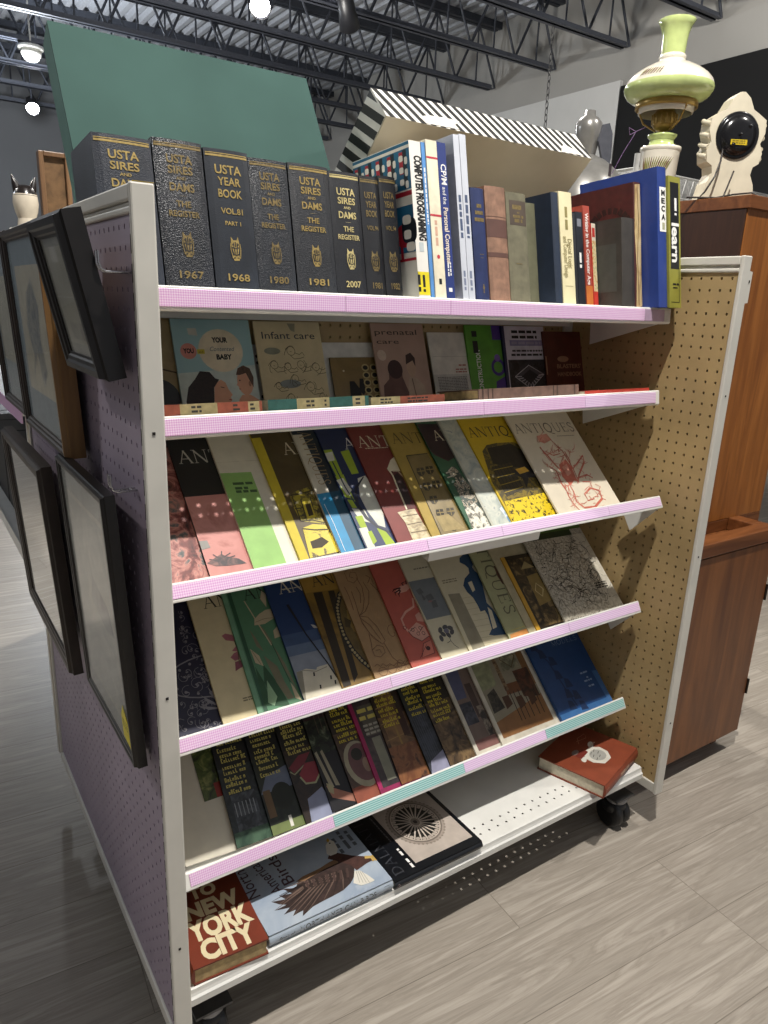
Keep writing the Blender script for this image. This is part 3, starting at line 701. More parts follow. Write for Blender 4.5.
stand_book('short navy cloth hardback with small gold lettering, right of the white paperbacks', (467.8, 189), (482.6, 189), (477, 301), (490, 301), .2, .13, leather('#27325a', .5), PAGEOLD, art=oldnavy)
def brown(A, w, h):
    b = M('#5e4038', .6); A.rect(0, h*.565, w, h*.72, b); A.rect(0, h*.395, w, h*.435, b); A.rect(0, h*.74, w, h*.745, b)
stand_book('worn light brown leather book with dark bands on its spine', (484, 188), (502.4, 187), (491, 302), (511, 302), .2, .13, M('#8f6c58', .7, var=.16, vs=60, bmp=.2), PAGEOLD, bulge=.006, art=brown)
def olive(A, w, h):
    A.rect(w*.12, h*.71, w*.95, h*.93, M('#4e4238', .6)); [A.lines(w*(.53-fw/2), h*v, w*fw, h*hh, 1, GOLDD) for v, hh, fw in ((.85, .04, .55), (.815, .015, .12), (.775, .025, .52), (.735, .03, .4))]
    A.rect(w*.3, h*.36, w*.6, h*.366, GOLDD); A.rect(w*.35, h*.02, w*.65, h*.028, GOLDD)
stand_book('grey-olive cloth book with a dark title patch on its spine', (504.5, 193), (521.5, 195), (511.5, 303), (531, 303), .2, .13, M('#6e6a55', .75, var=.12, vs=50, bmp=.25, bs=900), PAGEOLD, art=olive)
stand_book('thin olive-grey book squeezed between the grey-olive and dark navy books', (524, 203), (532, 205), (531, 303), (540, 303), .232, .12, M('#67664f', .75, var=.1, bmp=.2, bs=900), PAGEOLD, bulge=.002)
stand_book('dark navy cloth hardback with a plain spine, left of the cream textbook', (544.8, 194), (554.7, 195), (551, 304), (563, 304), .185, .16, M('#1f2c40', .6, var=.1, bmp=.2, bs=900), PAGE, bulge=.004)
def dig(A, w, h):
    k = M('#8d8252', .5)
    A.lines(w*.4, h*.87, h*.2, w*.2, 1, k, -90); A.text('Digital Logic', w*.52, h*.46, w*.34, k, w=h*.26, rot=-90); A.text('and Computer Design', w*.18, h*.43, w*.34, k, w=h*.36, rot=-90)
    A.rect(w*.2, h*.17, w*.8, h*.173, k)
stand_book('cream textbook with small lettering down its spine', (556.6, 192), (569.5, 193), (564, 304), (576.4, 304), .186, .17, M('#e3d9b0', .5, var=.04), PAGE, art=dig, bulge=.001)
stand_book('thin black pamphlet right of the cream textbook', (571, 213), (574.5, 213), (576.8, 304.5), (579.5, 304.5), .235, .12, M('#2a2c31', .5), PAGEW, False, 0)
stand_book('thin black paperback with small white letters, left of the red-brown paperback', (575.5, 212), (581, 212), (580, 304.5), (586.5, 305), .235, .13, M('#25282f', .4), PAGEW, False, 0, 12, lambda A, w, h: (A.lines(w*.35, h*.58, h*.16, w*.3, 1, WHT, -90), A.rect(w*.2, h*.85, w*.8, h*.93, M('#7d8088', .4))))
def redb(A, w, h):
    A.text('Writing in the Computer Age', w*.3, h*.58, w*.5, WHT, w=h*.7, rot=-90, bold=.02); A.rect(0, 0, w, h*.22, M('#c8743a', .45))
stand_book('tall red-brown paperback with white lettering down its spine', (582.5, 205.7), (589, 205.7), (587.5, 305), (594, 305), .235, .14, M('#a04638', .45), PAGEW, False, 0, 12, redb)
def multi(A, w, h):
    A.rect(0, h*.2, w, h*.8, PIC([(.3, '#5b7a3c'), (.5, '#d8c9a0'), (.7, '#b2762f')], 120)); A.rect(0, h*.8, w, h, M('#d9d0bd', .5)); A.rect(0, 0, w, h*.2, M('#c13a30', .45)); A.rect(w*.15, h*.84, w*.85, h*.95, M('#b9352c', .5))
stand_book('small narrow paperback with a red, cream and green spine', (590, 223), (596, 224), (594.5, 305.5), (599, 305.5), .232, .12, M('#c9413a', .45), PAGEW, False, 0, 12, multi)
stand_book('small dark grey-brown hardback with a square inset on its cover', (620, 219), (629, 219), (622.7, 305), (635, 306), .168, .125, M('#3b3733', .55, var=.12), PAGE, True, .002, 10, None, lambda A, d, h: A.rect(d*.30, h*.18, d*.88, h*.72, M('#454642', .6)))
def stan(A, d, h):
    g = M('#2c1210', .6); 
    [A.stroke([(d*(.66+.23*math.cos(R(q))), h*(.68+.1*math.sin(R(q)))), (d*(.66+.31*math.cos(R(q))), h*(.68+.15*math.sin(R(q))))], .011, g) for q in range(20, 170, 17)]; A.ring(d*.66, h*.60, d*.2, h*.1, .004, g); A.ell(d*.66, h*.6, d*.08, h*.05, g)
def torn(A, w, h):
    A.poly([(w*.1, h*.0), (w*.2, h*.3), (w*.05, h*.6), (w*.12, h*.98), (w*.8, h*.99), (w*.95, h*.7), (w*.85, h*.3), (w*.97, h*.02)], PIC([(.3, '#8d6f47'), (.5, '#c7ae7e'), (.7, '#d8c69c')], 60, 5, .5, (1, 1, .2)))
    A.stroke([(w*.4, h*.02), (w*.3, h*.4), (w*.5, h*.7), (w*.4, h*.96)], w*.08, M('#7a5c38', .8))
stand_book('tall maroon book with a torn spine showing yellowed pages', (625, 184.6), (634, 186), (635.5, 306), (642.5, 306), .176, .2, M('#4b1c1a', .6, var=.12, vs=60), PAGEOLD, True, .003, 10.5, torn, stan)
def meca(A, w, h):
    A.rect(w*.16, h*.545, w*.92, h*.86, WHT)
    for ch, v in zip('MECA', (.80, .745, .69, .63)): A.text(ch, w*.52, h*v, h*.04, BLACK, w=w*.42, bold=.04)
    A.rect(w*.4, h*.56, w*.7, h*.61, M('#a9a98c', .6))
stand_book('tall blue ring binder with a white spine label', (655, 166), (666, 169), (656, 305), (667.8, 304), .132, .22, M('#2b4186', .35, var=.05), PAGEW, True, .003, 10.5, meca, name='ring_binder')
def learn(A, w, h):
    A.rect(w*.14, h*.30, w*.86, h*.955, M('#17181a', .4)); A.rect(w*.14, h*.04, w*.86, h*.045, BLACK); A.rect(w*.82, h*.04, w*.86, h*.30, BLACK)
    A.text('learn', w*.26, h*.50, w*.62, WHT, w=h*.30, rot=-90, bold=.03); A.lines(w*.5, h*.84, h*.13, w*.18, 1, WHT, -90); A.lines(w*.3, h*.175, w*.5, w*.1, 1, BLACK); A.rect(w*.3, h*.15, w*.7, h*.16, BLACK)
o = stand_book('olive green boxed set with black panel and white lettering, last book on the top shelf', (667, 176), (681, 177), (668, 308), (681, 309), .126, .2, M('#8e8b3a', .45, var=.06), PAGEW, True, 0, 10.5, learn)

# ------------------------------------------------------------------ second shelf: booklets leaning against the pegboard
YB0 = YC-.0135
Z2 = lambda y: 1.166-(y-.157)*math.tan(R(9))+.0012
def lean_book(label, tl, tr, th, cover, art=None, ybk=YB0, pages=PAGEW, lean=20, hard=False, wmin=None, cat='booklet', name='booklet', spine=None, h=None, dz=0):
    """stands on the tipped shelf, its top resting against the board behind"""
    a, b = at(*tl, 1, ybk-.003-th), at(*tr, 1, ybk-.003-th); x0, x1 = a.x, b.x; zt = (a.z+b.z)/2
    cl, sl = math.cos(R(lean)), math.sin(R(lean))
    L = .2
    for _ in range(6): yb = ybk-L*sl-th; zb = Z2(yb)+.001+dz; L = (zt-zb)/cl
    if h: L = h
    root = thing(name, label, cat, (x0, yb, zb)); w = x1-x0
    T = lambda p: Vector((p[0], p[1]*cl+p[2]*sl, -p[1]*sl+p[2]*cl+th*sl))
    m = MB(T); c = .003 if hard else .0006
    m.box(0, 0, 0, w, c, L, cover); m.box(0, th-c, 0, w, th, L, cover); m.box(0, c, 0, c, th-c, L, spine or cover)
    o_ = Vector((x0, yb, zb+th*sl)); n_ = Vector((0, -cl, sl)); v_ = Vector((0, sl, cl))
    def inv(px, py): d = on(px, py, o_, n_)-o_; return d.x, d.dot(v_)
    if art: art(Art(m, lambda u, v, e: Vector((u, -e, v)), (0, 0, w, L), inv), w, L)
    m.build('cover', root); m = MB(T); q = .003 if hard else .0004
    m.box(c+.0002, c+.0001, q, w-q, th-c-.0001, L-q, pages); m.build('pages', root)
    return root
SKIN = M('#d9a284', .5, var=.04); HAIR = M('#2a1a16', .5, var=.2, vs=200); LIP = M('#8d2f2b', .5)
def baby(A, w, h):
    A.rect(0, 0, w, h, PIC([(.3, '#a3c4c6'), (.7, '#8fb4bc')], 6)); 
    A.poly([(0, 0), (w, 0), (w, h*.5), (w*.5, h*.45), (0, h*.42)], M('#c9d3cc', .45))
    A.ell(w*.58, h*.66, w*.285, h*.235, M('#e3d5b9', .5)); A.ell(w*.17, h*.655, w*.10, h*.085, M('#d28a7d', .5)); A.rect(w*.275, h*.625, w*.37, h*.675, M('#cdbb3c', .5))
    A.text('YOU', w*.17, h*.635, h*.05, BLACK, w=w*.13, bold=.05); A.text('and', w*.322, h*.635, h*.025, BLACK); A.text('YOUR', w*.58, h*.75, h*.055, BLACK, w=w*.2, bold=.05); A.text('Contented', w*.6, h*.655, h*.05, M('#5a6a74', .5), w=w*.32, shear=.35); A.text('BABY', w*.61, h*.565, h*.055, BLACK, w=w*.2, bold=.05)
    A.poly([(w*.19, h*.9), (w*.3, h*.9), (w*.31, h*.82), (w*.2, h*.83)], M('#c9c6bb', .5))
    # mother, face to the right, tilted up
    A.poly([(w*.38, 0), (w*.43, h*.3), (w*.52, h*.345), (w*.575, h*.31), (w*.60, h*.24), (w*.645, h*.175), (w*.615, h*.15), (w*.63, h*.12), (w*.60, h*.09), (w*.60, h*.04), (w*.56, 0)], SKIN)
    A.poly([(w*.06, 0), (w*.05, h*.12), (w*.1, h*.27), (w*.2, h*.36), (w*.27, h*.44), (w*.39, h*.43), (w*.45, h*.36), (w*.5, h*.345), (w*.42, h*.26), (w*.40, h*.12), (w*.36, 0)], HAIR)
    A.stroke([(w*.505, h*.265), (w*.55, h*.255)], .0015, HAIR); A.stroke([(w*.59, h*.125), (w*.625, h*.12)], .002, LIP)
    # baby, face to the left
    A.poly([(w*.7, 0), (w*.72, h*.12), (w*.77, h*.17), (w*.88, h*.17), (w*.985, h*.11), (w, 0)], SKIN)
    A.ell(w*.835, h*.315, w*.105, h*.15, SKIN); A.poly([(w*.735, h*.31), (w*.715, h*.28), (w*.735, h*.265)], SKIN)
    A.poly([(w*.725, h*.39), (w*.76, h*.465), (w*.84, h*.495), (w*.92, h*.46), (w*.955, h*.36), (w*.935, h*.25), (w*.9, h*.32), (w*.86, h*.41), (w*.78, h*.39)], M('#5b4030', .5, var=.2, vs=200))
    A.ell(w*.765, h*.33, w*.01, h*.008, HAIR); A.stroke([(w*.74, h*.235), (w*.765, h*.235)], .0014, LIP); A.ell(w*.895, h*.29, w*.018, h*.03, M('#a8745a', .5))
def infant(A, w, h):
    ink = M('#2e3446', .5); ln = M('#5d543e', .6)
    A.text('Infant care', w*.5, h*.80, h*.085, ink, w=w*.8)
    A.poly([(w*.5, h*.98), (w*.62, h*.98), (w*.6, h*.88), (w*.54, h*.9)], M('#9a957e', .6)); A.ell(w*.42, h*.28, w*.16, h*.05, M('#8e9390', .6)); A.ell(w*.22, h*.66, w*.12, h*.04, M('#93927f', .6))
    rnd = random.Random(4)
    for cu, cv, s in ((.5, .66, .17), (.22, .50, .15), (.42, .48, .13), (.62, .50, .15), (.85, .47, .15), (.5, .34, .14), (.24, .26, .12), (.72, .24, .17), (.88, .12, .12), (.4, .12, .14), (.65, .06, .12)):
        A.ring(w*cu, h*cv, w*s*.36, h*s*.30, .0010, ln, 14); A.stroke([(w*(cu-s*.1), h*(cv-.005)), (w*(cu+s*.05), h*(cv-.012))], .0008, ln)
        A.stroke([(w*(cu+s*.3), h*(cv-s*.12)), (w*(cu+s*.7), h*(cv-s*.25)), (w*(cu+s*1.0), h*(cv-s*.1)), (w*(cu+s*1.15), h*(cv-s*.32))], .0011, ln)
        A.stroke([(w*(cu-s*.1), h*(cv-s*.3)), (w*(cu+s*.2), h*(cv-s*.55)), (w*(cu+s*.8), h*(cv-s*.5)), (w*(cu+s*1.1), h*(cv-s*.42))], .0011, ln)
        for q in range(2):
            a0 = rnd.uniform(0, 6); A.stroke([(w*cu+w*s*(.35+.3*t)*math.cos(a0+t*1.8), h*cv-h*s*.15+h*s*.5*math.sin(a0+t*2)) for t in [i/6 for i in range(7)]], .0010, ln)
def pren(A, w, h):
    ink = M('#2c211e', .5); A.text('prenatal', w*.46, h*.86, h*.07, ink, w=w*.8); A.text('care', w*.28, h*.745, h*.06, ink, w=w*.42)
    A.ell(w*.13, h*.60, w*.08, h*.07, M('#c9b4a4', .5), 30)
    A.poly([(w*.2, h*.30), (w*.22, h*.45), (w*.3, h*.53), (w*.42, h*.52), (w*.47, h*.44), (w*.46, h*.32), (w*.5, h*.22), (w*.55, h*.1), (w*.56, 0), (w*.05, 0), (w*.08, h*.22)], M('#6b4a42', .6, var=.1)); A.ell(w*.34, h*.42, w*.14, h*.12, M('#3b2220', .6))
    A.poly([(w*.52, 0), (w*.56, h*.25), (w*.6, h*.32), (w*.74, h*.3), (w*.86, h*.2), (w*.9, 0)], M('#b59e8b', .6)); A.ell(w*.655, h*.44, w*.09, h*.12, M('#b99b84', .6)); A.poly([(w*.56, h*.48), (w*.58, h*.6), (w*.68, h*.63), (w*.75, h*.56), (w*.74, h*.45), (w*.7, h*.53)], M('#3f2b25', .6)); A.stroke([(w*.64, h*.3), (w*.68, h*.0)], .003, M('#7b6656', .6))
def hang(A, w, h):
    g = M('#6e5a34', .6); k = M('#1b1712', .6); A.rect(0, 0, w, h, PIC([(.35, '#7a6338'), (.65, '#8f7644')], 14))
    A.poly([(w*.3, 0), (w*.34, h*.5), (w*.44, h*.5), (w*.56, h*.3), (w*.54, 0)], k); A.poly([(w*.52, h*.3), (w*.56, h*.55), (w*.64, h*.55), (w*.66, h*.28), (w*.6, h*.2)], k); A.ell(w*.25, h*.72, w*.02, h*.02, M('#d8cfa8', .4))
    for i, u in enumerate((.72, .9)):
        for j in range(5): A.ring(w*u, h*(.78-j*.16), w*.07, h*.065, .003, M('#b3a26e', .5), 12); A.ell(w*u, h*(.78-j*.16), w*.05, h*.045, k)
def form(A, w, h):
    A.rect(0, 0, w, h*.38, M('#c9c5bd', .6)); A.lines(w*.1, h*.33, w*.8, h*.012, 9, M('#77736e', .6)); A.rect(w*.06, h*.64, w*.98, h*.645, M('#b9b1a4', .6))
    A.lines(w*.72, h*.5, w*.2, h*.022, 1, M('#b06a5c', .5)); A.lines(w*.62, h*.44, w*.3, h*.02, 2, M('#b06a5c', .5))
def constr(A, w, h):
    pu = M('#4a2f86', .5); A.text('CONSTRUCTION', w*.33, h*.36, w*.12, WHT, w=h*.6, rot=90, bold=.02); A.lines(w*.3, h*.62, h*.3, w*.14, 1, BLACK, 90)
    A.rect(w*.72, h*.8, w, h, pu); A.ring(w*.8, h*.42, w*.16, h*.1, .008, pu); A.poly([(w*.66, h*.0), (w*.7, h*.22), (w, h*.3), (w, 0)], pu); A.ell(w*.8, h*.55, w*.08, h*.05, M('#7a5fb0', .5))
def stad(A, w, h):
    A.rect(w*.06, 0, w, h, M('#cfcfd8', .5)); A.lines(w*.22, h*.9, w*.6, h*.04, 2, BLACK); A.rect(w*.16, h*.72, w*.95, h*.8, M('#8b87ad', .5)); A.lines(w*.2, h*.74, w*.7, h*.04, 1, M('#a5a2bd', .5))
    A.lines(w*.2, h*.635, w*.72, h*.025, 1, BLACK); A.lines(w*.17, h*.575, w*.78, h*.03, 1, BLACK)
    A.rect(w*.08, h*.04, w*.97, h*.52, PIC([(.4, '#1a1a1c'), (.6, '#35353a')], 60)); g = M('#c0c0c2', .5); k = M('#4a4a4d', .5)
    A.poly([(w*.2, h*.28), (w*.55, h*.44), (w*.9, h*.3), (w*.55, h*.1)], k); A.poly([(w*.36, h*.28), (w*.56, h*.38), (w*.76, h*.29), (w*.56, h*.17)], M('#222225', .5))
    for t in (0, .2, .4, .6, .8, 1): A.stroke([(w*(.2+.35*t), h*(.28-.18*t)), (w*(.36+.2*t), h*(.28-.11*t))], .002, g); A.stroke([(w*(.55+.35*t), h*(.1+.2*t)), (w*(.56+.2*t), h*(.17+.12*t))], .002, g)
    A.stroke([(w*.2, h*.28), (w*.55, h*.44), (w*.9, h*.3), (w*.55, h*.1), (w*.2, h*.28)], .002, g)
def blast(A, w, h):
    g = M('#b08a6c', .5, .2); A.text("BLASTERS'", w*.5, h*.40, h*.07, g, w=w*.52, bold=.02); A.text('HANDBOOK', w*.5, h*.27, h*.07, g, w=w*.52, bold=.02); A.ell(w*.38, h*.55, w*.12, h*.05, g, n=20); A.rect(w*.01, h*.3, w*.035, h*.6, g)
def tanart(A, w, h):
    A.stroke([(0, h*.52), (w*.7, h*.44)], .003, M('#4a3c2a', .6)); A.ell(w*.2, h*.18, w*.5, h*.2, M('#3e4145', .6), -20); A.rect(w*.85, 0, w, h, M('#7d6a49', .6))
# backing items first, nearer ones stand a little further out
lean_book('worn tan folder behind the blue mother and baby book, beside the corner post', (140, 321), (182, 321), .003, M('#9c8a66', .7, var=.1), tanart, cat='folder', name='folder')
lean_book('white punched card behind the infant care booklet, its two holes showing', (215, 345), (262, 345), .002, M('#cfccc6', .6), lambda A, w, h: [A.ell(w*.86, h*v, .0035, .0035, BLACK) for v in (.82, .72, .2, .1)], cat='card', name='card')
lean_book('blue book with a mother and a baby facing each other on its cover', (170, 320), (248.5, 321), .006, M('#86a3a6', .45), baby, YB0-.004)
lean_book('cream infant care booklet with line drawings of babies', (253, 322), (319, 323), .004, M('#d6c59e', .6, var=.05, vs=30), infant, YB0-.004)
lean_book('white sheet behind the brown photo card of hanging earrings', (322, 343), (376, 343), .002, M('#e2dfd8', .6), None, cat='sheet', name='sheet')
lean_book('brown photo card showing dark shapes and hanging ornaments', (330, 358), (377, 358), .003, M('#5c4a2a', .5), hang, YB0-.019, cat='card', name='card')
lean_book('tan-brown prenatal care booklet with a couple on its cover', (370.4, 324), (422.5, 325), .004, M('#b29484', .6, var=.05, vs=20), pren, YB0-.004)
lean_book('plain white booklet with a grey printed panel and small red title', (427.5, 333), (464, 333), .003, M('#e0dace', .55), form, YB0-.001)
lean_book('bright green book with purple shapes and white lettering running upward', (465, 326), (501, 326), .005, M('#5c9f33', .45), constr, YB0-.002, lean=17)
lean_book('navy book with a photo of a stadium on its cover', (501.6, 326), (543.5, 328), .006, M('#23264a', .45), stad, YB0-.008, lean=16)
lean_book('dark brown leather handbook with a faint gold title', (543, 334), (589, 334), .022, leather('#5a2c20', .7), blast, YB0-.002, PAGEOLD, 15, True)
# paperbacks and books lying flat along the front lip
def flat_on(T, root, w, d, th, cover, pages, spine_art=None, top_art=None, hard=False):
    """lies flat, spine towards the viewer"""
    c = .0026 if hard else .0006; m = MB(T)
    m.box(0, 0, 0, w, d, c, cover); m.box(0, 0, th-c, w, d, th, cover); m.box(0, 0, c, w, c, th-c, cover)
    if spine_art: spine_art(Art(m, lambda u, v, e: Vector((u, -e, v))), w, th)
    if top_art: top_art(Art(m, lambda u, v, e: Vector((u, v, th+e))), w, d)
    m.build('cover', root); q = .003 if hard else .0005
    m = MB(T); m.box(q, c+.0002, c+.0001, w-q, d-q, th-c-.0001, pages); m.build('pages', root)
def blocks(cols, txts):
    def f(A, w, h):
        u = 0
        for frac, mt in cols: A.rect(w*u, 0, w*(u+frac), h, mt); u += frac
        for u, fw in txts: A.lines(w*u, h*.6, w*fw, h*.2, 2, M('#3c3a34', .5))
    return f
ORG, CRM, TEALB = M('#b5624a', .55, var=.1, vs=90), M('#c9b988', .55, var=.1, vs=90), M('#3b7068', .55, var=.1, vs=90)
t2 = lambda y0: (lambda p: Vector((p[0], p[1]*math.cos(R(9))+p[2]*math.sin(R(9)), -p[1]*math.sin(R(9))+p[2]*math.cos(R(9)))))
def flat2(label, x0, x1, y0, d, th, cover, sp, rot=0, dz=0, name='book', hard=False, pages=PAGE):
    root = thing(name, label, 'book', (x0, y0, Z2(y0)+dz), rotz=rot); flat_on(t2(y0), root, x1-x0, d, th, cover, pages, sp, None, hard); return root
xs = [at(p, 412, 1, .208).x for p in (163, 262, 268, 368, 371, 444)]
flat2('orange and cream paperback lying flat below the mother and baby book', xs[0], xs[1], .206, .085, .0185, ORG, blocks([(.16, ORG), (.37, CRM), (.32, ORG), (.12, CRM), (.03, ORG)], [(.27, .1), (.69, .07), (.87, .05)]))
flat2('teal and cream paperback lying flat below the infant care booklet', xs[2], xs[3], .206, .085, .0195, TEALB, blocks([(.27, TEALB), (.32, CRM), (.24, TEALB), (.13, CRM), (.04, TEALB)], [(.36, .08), (.54, .02), (.86, .05)]))
flat2('orange and cream paperback lying flat below the prenatal care booklet', xs[4], xs[5], .208, .085, .0155, CRM, blocks([(.38, CRM), (.62, ORG)], [(.12, .16), (.48, .28)]))
xb = [at(p, 395, 1, .17).x for p in (480, 583)]
def oldsp(A, w, h):
    k = M('#3f2d26', .6)
    for u in (.03, .08, .12, .72, .76, .95): A.rect(w*u, 0, w*(u+.012), h, k)
flat2('worn brown old book lying flat in front of the stadium book', xb[0], xb[1], .172, .13, .022, M('#6d5449', .65, var=.14, vs=60), oldsp, R(2), 0, hard=True, pages=PAGEOLD)
xr = [at(p, 390, 1, .175).x for p in (560, 648)]
flat2('thin red book lying flat at the right end of the second shelf', xb[1]+.006, min(xr[1], 1.27), .170, .2, .008, M('#b23a2e', .45), None)

# ------------------------------------------------------------------ magazines in the sloping racks
SHEET = -.0475; ROLL = math.asin(.066)
def mag(label, k, x, w, h, cover, art=None, th=.0042, rot=0, s0=.0012, pages=PAGEW, name='magazine', cat='magazine', spine=None, lift=0, roll=ROLL, hard=False, group=None, top_rot=None):
    T = frame3(*RACK[k], SLOPE); sr, cr = math.sin(roll), math.cos(roll); cq, sq = math.cos(R(rot)), math.sin(R(rot))
    S = s0 + max(0, -w*sq)
    base = T(x, S, SHEET+.0008+w*sr+lift)
    X = Vector((1, 0, 0)); SV = T(0, 1, 0)-T(0, 0, 0); NV = T(0, 0, 1)-T(0, 0, 0)
    U0 = X*cr - NV*sr; N1 = X*sr + NV*cr; U = U0*cq + SV*sq; V = SV*cq - U0*sq
    root = thing(name, label, cat, base, group)
    F = lambda p: U*p[0]+V*p[1]+N1*p[2]
    c = .0024 if hard else .0005; m = MB(F)
    m.box(0, 0, 0, w, h, c, cover); m.box(0, 0, th-c, w, h, th, cover); m.box(0, 0, c, c, h, th-c, spine or cover)
    o_ = base+N1*th
    def inv(px, py): d = on(px, py, o_, N1)-o_; return d.dot(U), d.dot(V)
    if art: art(Art(m, lambda u, v, e: Vector((u, v, th+e)), (0, 0, w, h), inv), w, h)
    m.build('cover', root); q = .003 if hard else .0006
    m = MB(F); m.box(c+.0002, q, c+.0001, w-q, h-q, th-c-.0001, pages); m.build('pages', root)
    return root
INK = M('#1b1a1c', .5); CREAMC = M('#dad0b4', .45, var=.04); SILV = M('#c8c6bd', .4)
MW, MH = .235, .305
def title(A, ink, v=.238, u=.012, h=.028, w=.213): A.serif('ANTIQUES', u, v, h, ink, w)
def a_floral(A, w, h): A.rect(0, 0, w, h, PIC([(.3, '#2a1a1a'), (.45, '#7a3f3a'), (.55, '#c08478'), (.62, '#5a5e5c'), (.75, '#2d1e20')], 22, 5, 1.5))
def a_black(A, w, h):
    A.rect(0, 0, w, h, M('#121418', .35)); A.zp(ZA, [(100, 330), (280, 315), (420, 650), (200, 680)], PIC([(.3, '#b97a73'), (.55, '#c78b83'), (.7, '#a5675f')], 14, 4, .6)); title(A, SILV)
    A.zp(ZA, [(200, 612), (235, 588), (262, 572), (280, 582), (335, 592), (370, 612), (300, 622), (240, 625)], PIC([(.4, '#4a4345'), (.6, '#86655f')], 70))
    for a, b in (((250, 590), (225, 575)), ((262, 580), (262, 560)), ((275, 584), (300, 568)), ((285, 590), (320, 580)), ((240, 600), (210, 596))): A.zs(ZA, [a, b], .002, M('#4a4345', .5))
    A.zp(ZA, [(150, 520), (200, 515), (215, 545), (160, 560)], M('#8d8a84', .5, var=.1))
def a_green(A, w, h):
    A.rect(0, 0, w, h, M('#d9d4c2', .45, var=.04)); A.rect(0, h*.76, w, h*.765, M('#cfc9b6', .5)); A.zp(ZA, [(255, 228), (388, 222), (545, 625), (398, 640)], M('#8fba68', .45, var=.05))
    for (x, y), l in (((312, 278), 14), ((322, 298), 8), ((326, 312), 13)): q = A.z(ZA, [(x, y)])[0]; A.lines(q[0], q[1], l*.0032, .0055, 1, M('#3d5a34', .5), -2)
def a_yellow(A, w, h):
    yl = M('#c9b52c', .45, var=.06); dk_ = M('#372c15', .5); A.rect(0, 0, w, h, PIC([(.35, '#43361c'), (.65, '#584826')], 12)); A.zp(ZA, [(380, 80), (428, 75), (640, 600), (590, 610)], yl); title(A, CREAMC, u=.058, w=.2)
    yg = PIC([(.4, '#a5962b'), (.5, '#6d6124'), (.6, '#39301a')], 90, 4, .6, const=True)
    A.zp(ZA, [(552, 320), (590, 300), (640, 285), (665, 340), (690, 420), (705, 445), (600, 432), (572, 380)], yg)
    for a in ([(552, 322), (590, 318), (650, 300)], [(575, 380), (630, 372), (690, 395)], [(600, 432), (650, 428), (705, 440)], [(600, 340), (625, 430)], [(640, 330), (665, 425)], [(560, 320), (600, 432)]): A.zs(ZA, a, .0022, dk_)
    A.zp(ZA, [(605, 350), (640, 345), (665, 415), (630, 425)], yl); A.zp(ZA, [(618, 360), (640, 358), (655, 405), (635, 412)], dk_)
    A.zp(ZA, [(608, 462), (650, 445), (705, 448), (770, 560), (640, 590), (625, 530)], PIC([(.45, '#cdb92e'), (.56, '#b9a62c'), (.62, '#5a4d1e')], 60, 5, .8, const=True))
    A.zp(ZA, [(640, 520), (690, 500), (720, 520), (690, 545), (650, 550)], dk_); A.zs(ZA, [(608, 465), (660, 470), (715, 468)], .003, dk_)
def a_vert(A, w, h):
    A.rect(0, 0, w, h, PIC([(.4, '#14202c'), (.6, '#22303a')], 20)); A.zp(ZA, [(560, 65), (605, 62), (722, 308), (664, 318)], M('#cdc7b5', .45)); A.zp(ZA, [(664, 318), (722, 308), (865, 610), (800, 625)], M('#1f86b5', .4, var=.06)); A.zp(ZA, [(722, 308), (770, 300), (900, 600), (855, 610)], M('#17475f', .4, var=.1)); A.serif('ANTIQUES', w*.06, h*.945, w*.12, M('#9a8560', .5), h*.42, rot=-90)
    A.zs(ZA, [(700, 360), (740, 440), (790, 560)], .0011, WHT)
def a_navgrn(A, w, h):
    nv, gr, wt = M('#1c2b52', .4, var=.05), M('#9bb22c', .45, var=.05), M('#d2d3c6', .45); Z = ZB_
    A.rect(0, 0, w, h, nv)
    for mt, p in ((gr, [(55, 172), (92, 168), (138, 275), (112, 282)]), (gr, [(130, 178), (165, 170), (208, 270), (178, 275)]), (wt, [(62, 185), (95, 178), (106, 215), (78, 220)]), (gr, [(108, 282), (142, 275), (188, 382), (150, 372)]), (wt, [(112, 300), (140, 290), (178, 342), (160, 366)]), (gr, [(158, 382), (196, 385), (216, 418), (180, 418)]), (wt, [(178, 420), (232, 425), (262, 482), (214, 472)]), (gr, [(193, 455), (222, 450), (252, 522), (214, 500)]), (wt, [(208, 505), (242, 500), (280, 590), (246, 590)]), (gr, [(285, 505), (312, 505), (372, 580), (330, 585)]), (gr, [(246, 520), (262, 515), (285, 560), (270, 575)])): A.zp(Z, p, mt)
    A.zp(Z, [(203, 292), (235, 280), (272, 330), (288, 385), (312, 440), (322, 502), (290, 492), (245, 432), (213, 370)], wt); A.zs(Z, [(228, 285), (195, 335), (200, 400), (240, 460), (290, 500), (345, 525)], [.002, .006, .008, .008, .006, .004], M('#10182e', .4)); A.zs(Z, [(95, 220), (150, 330), (205, 420)], .003, nv)
    title(A, WHT, u=.055)
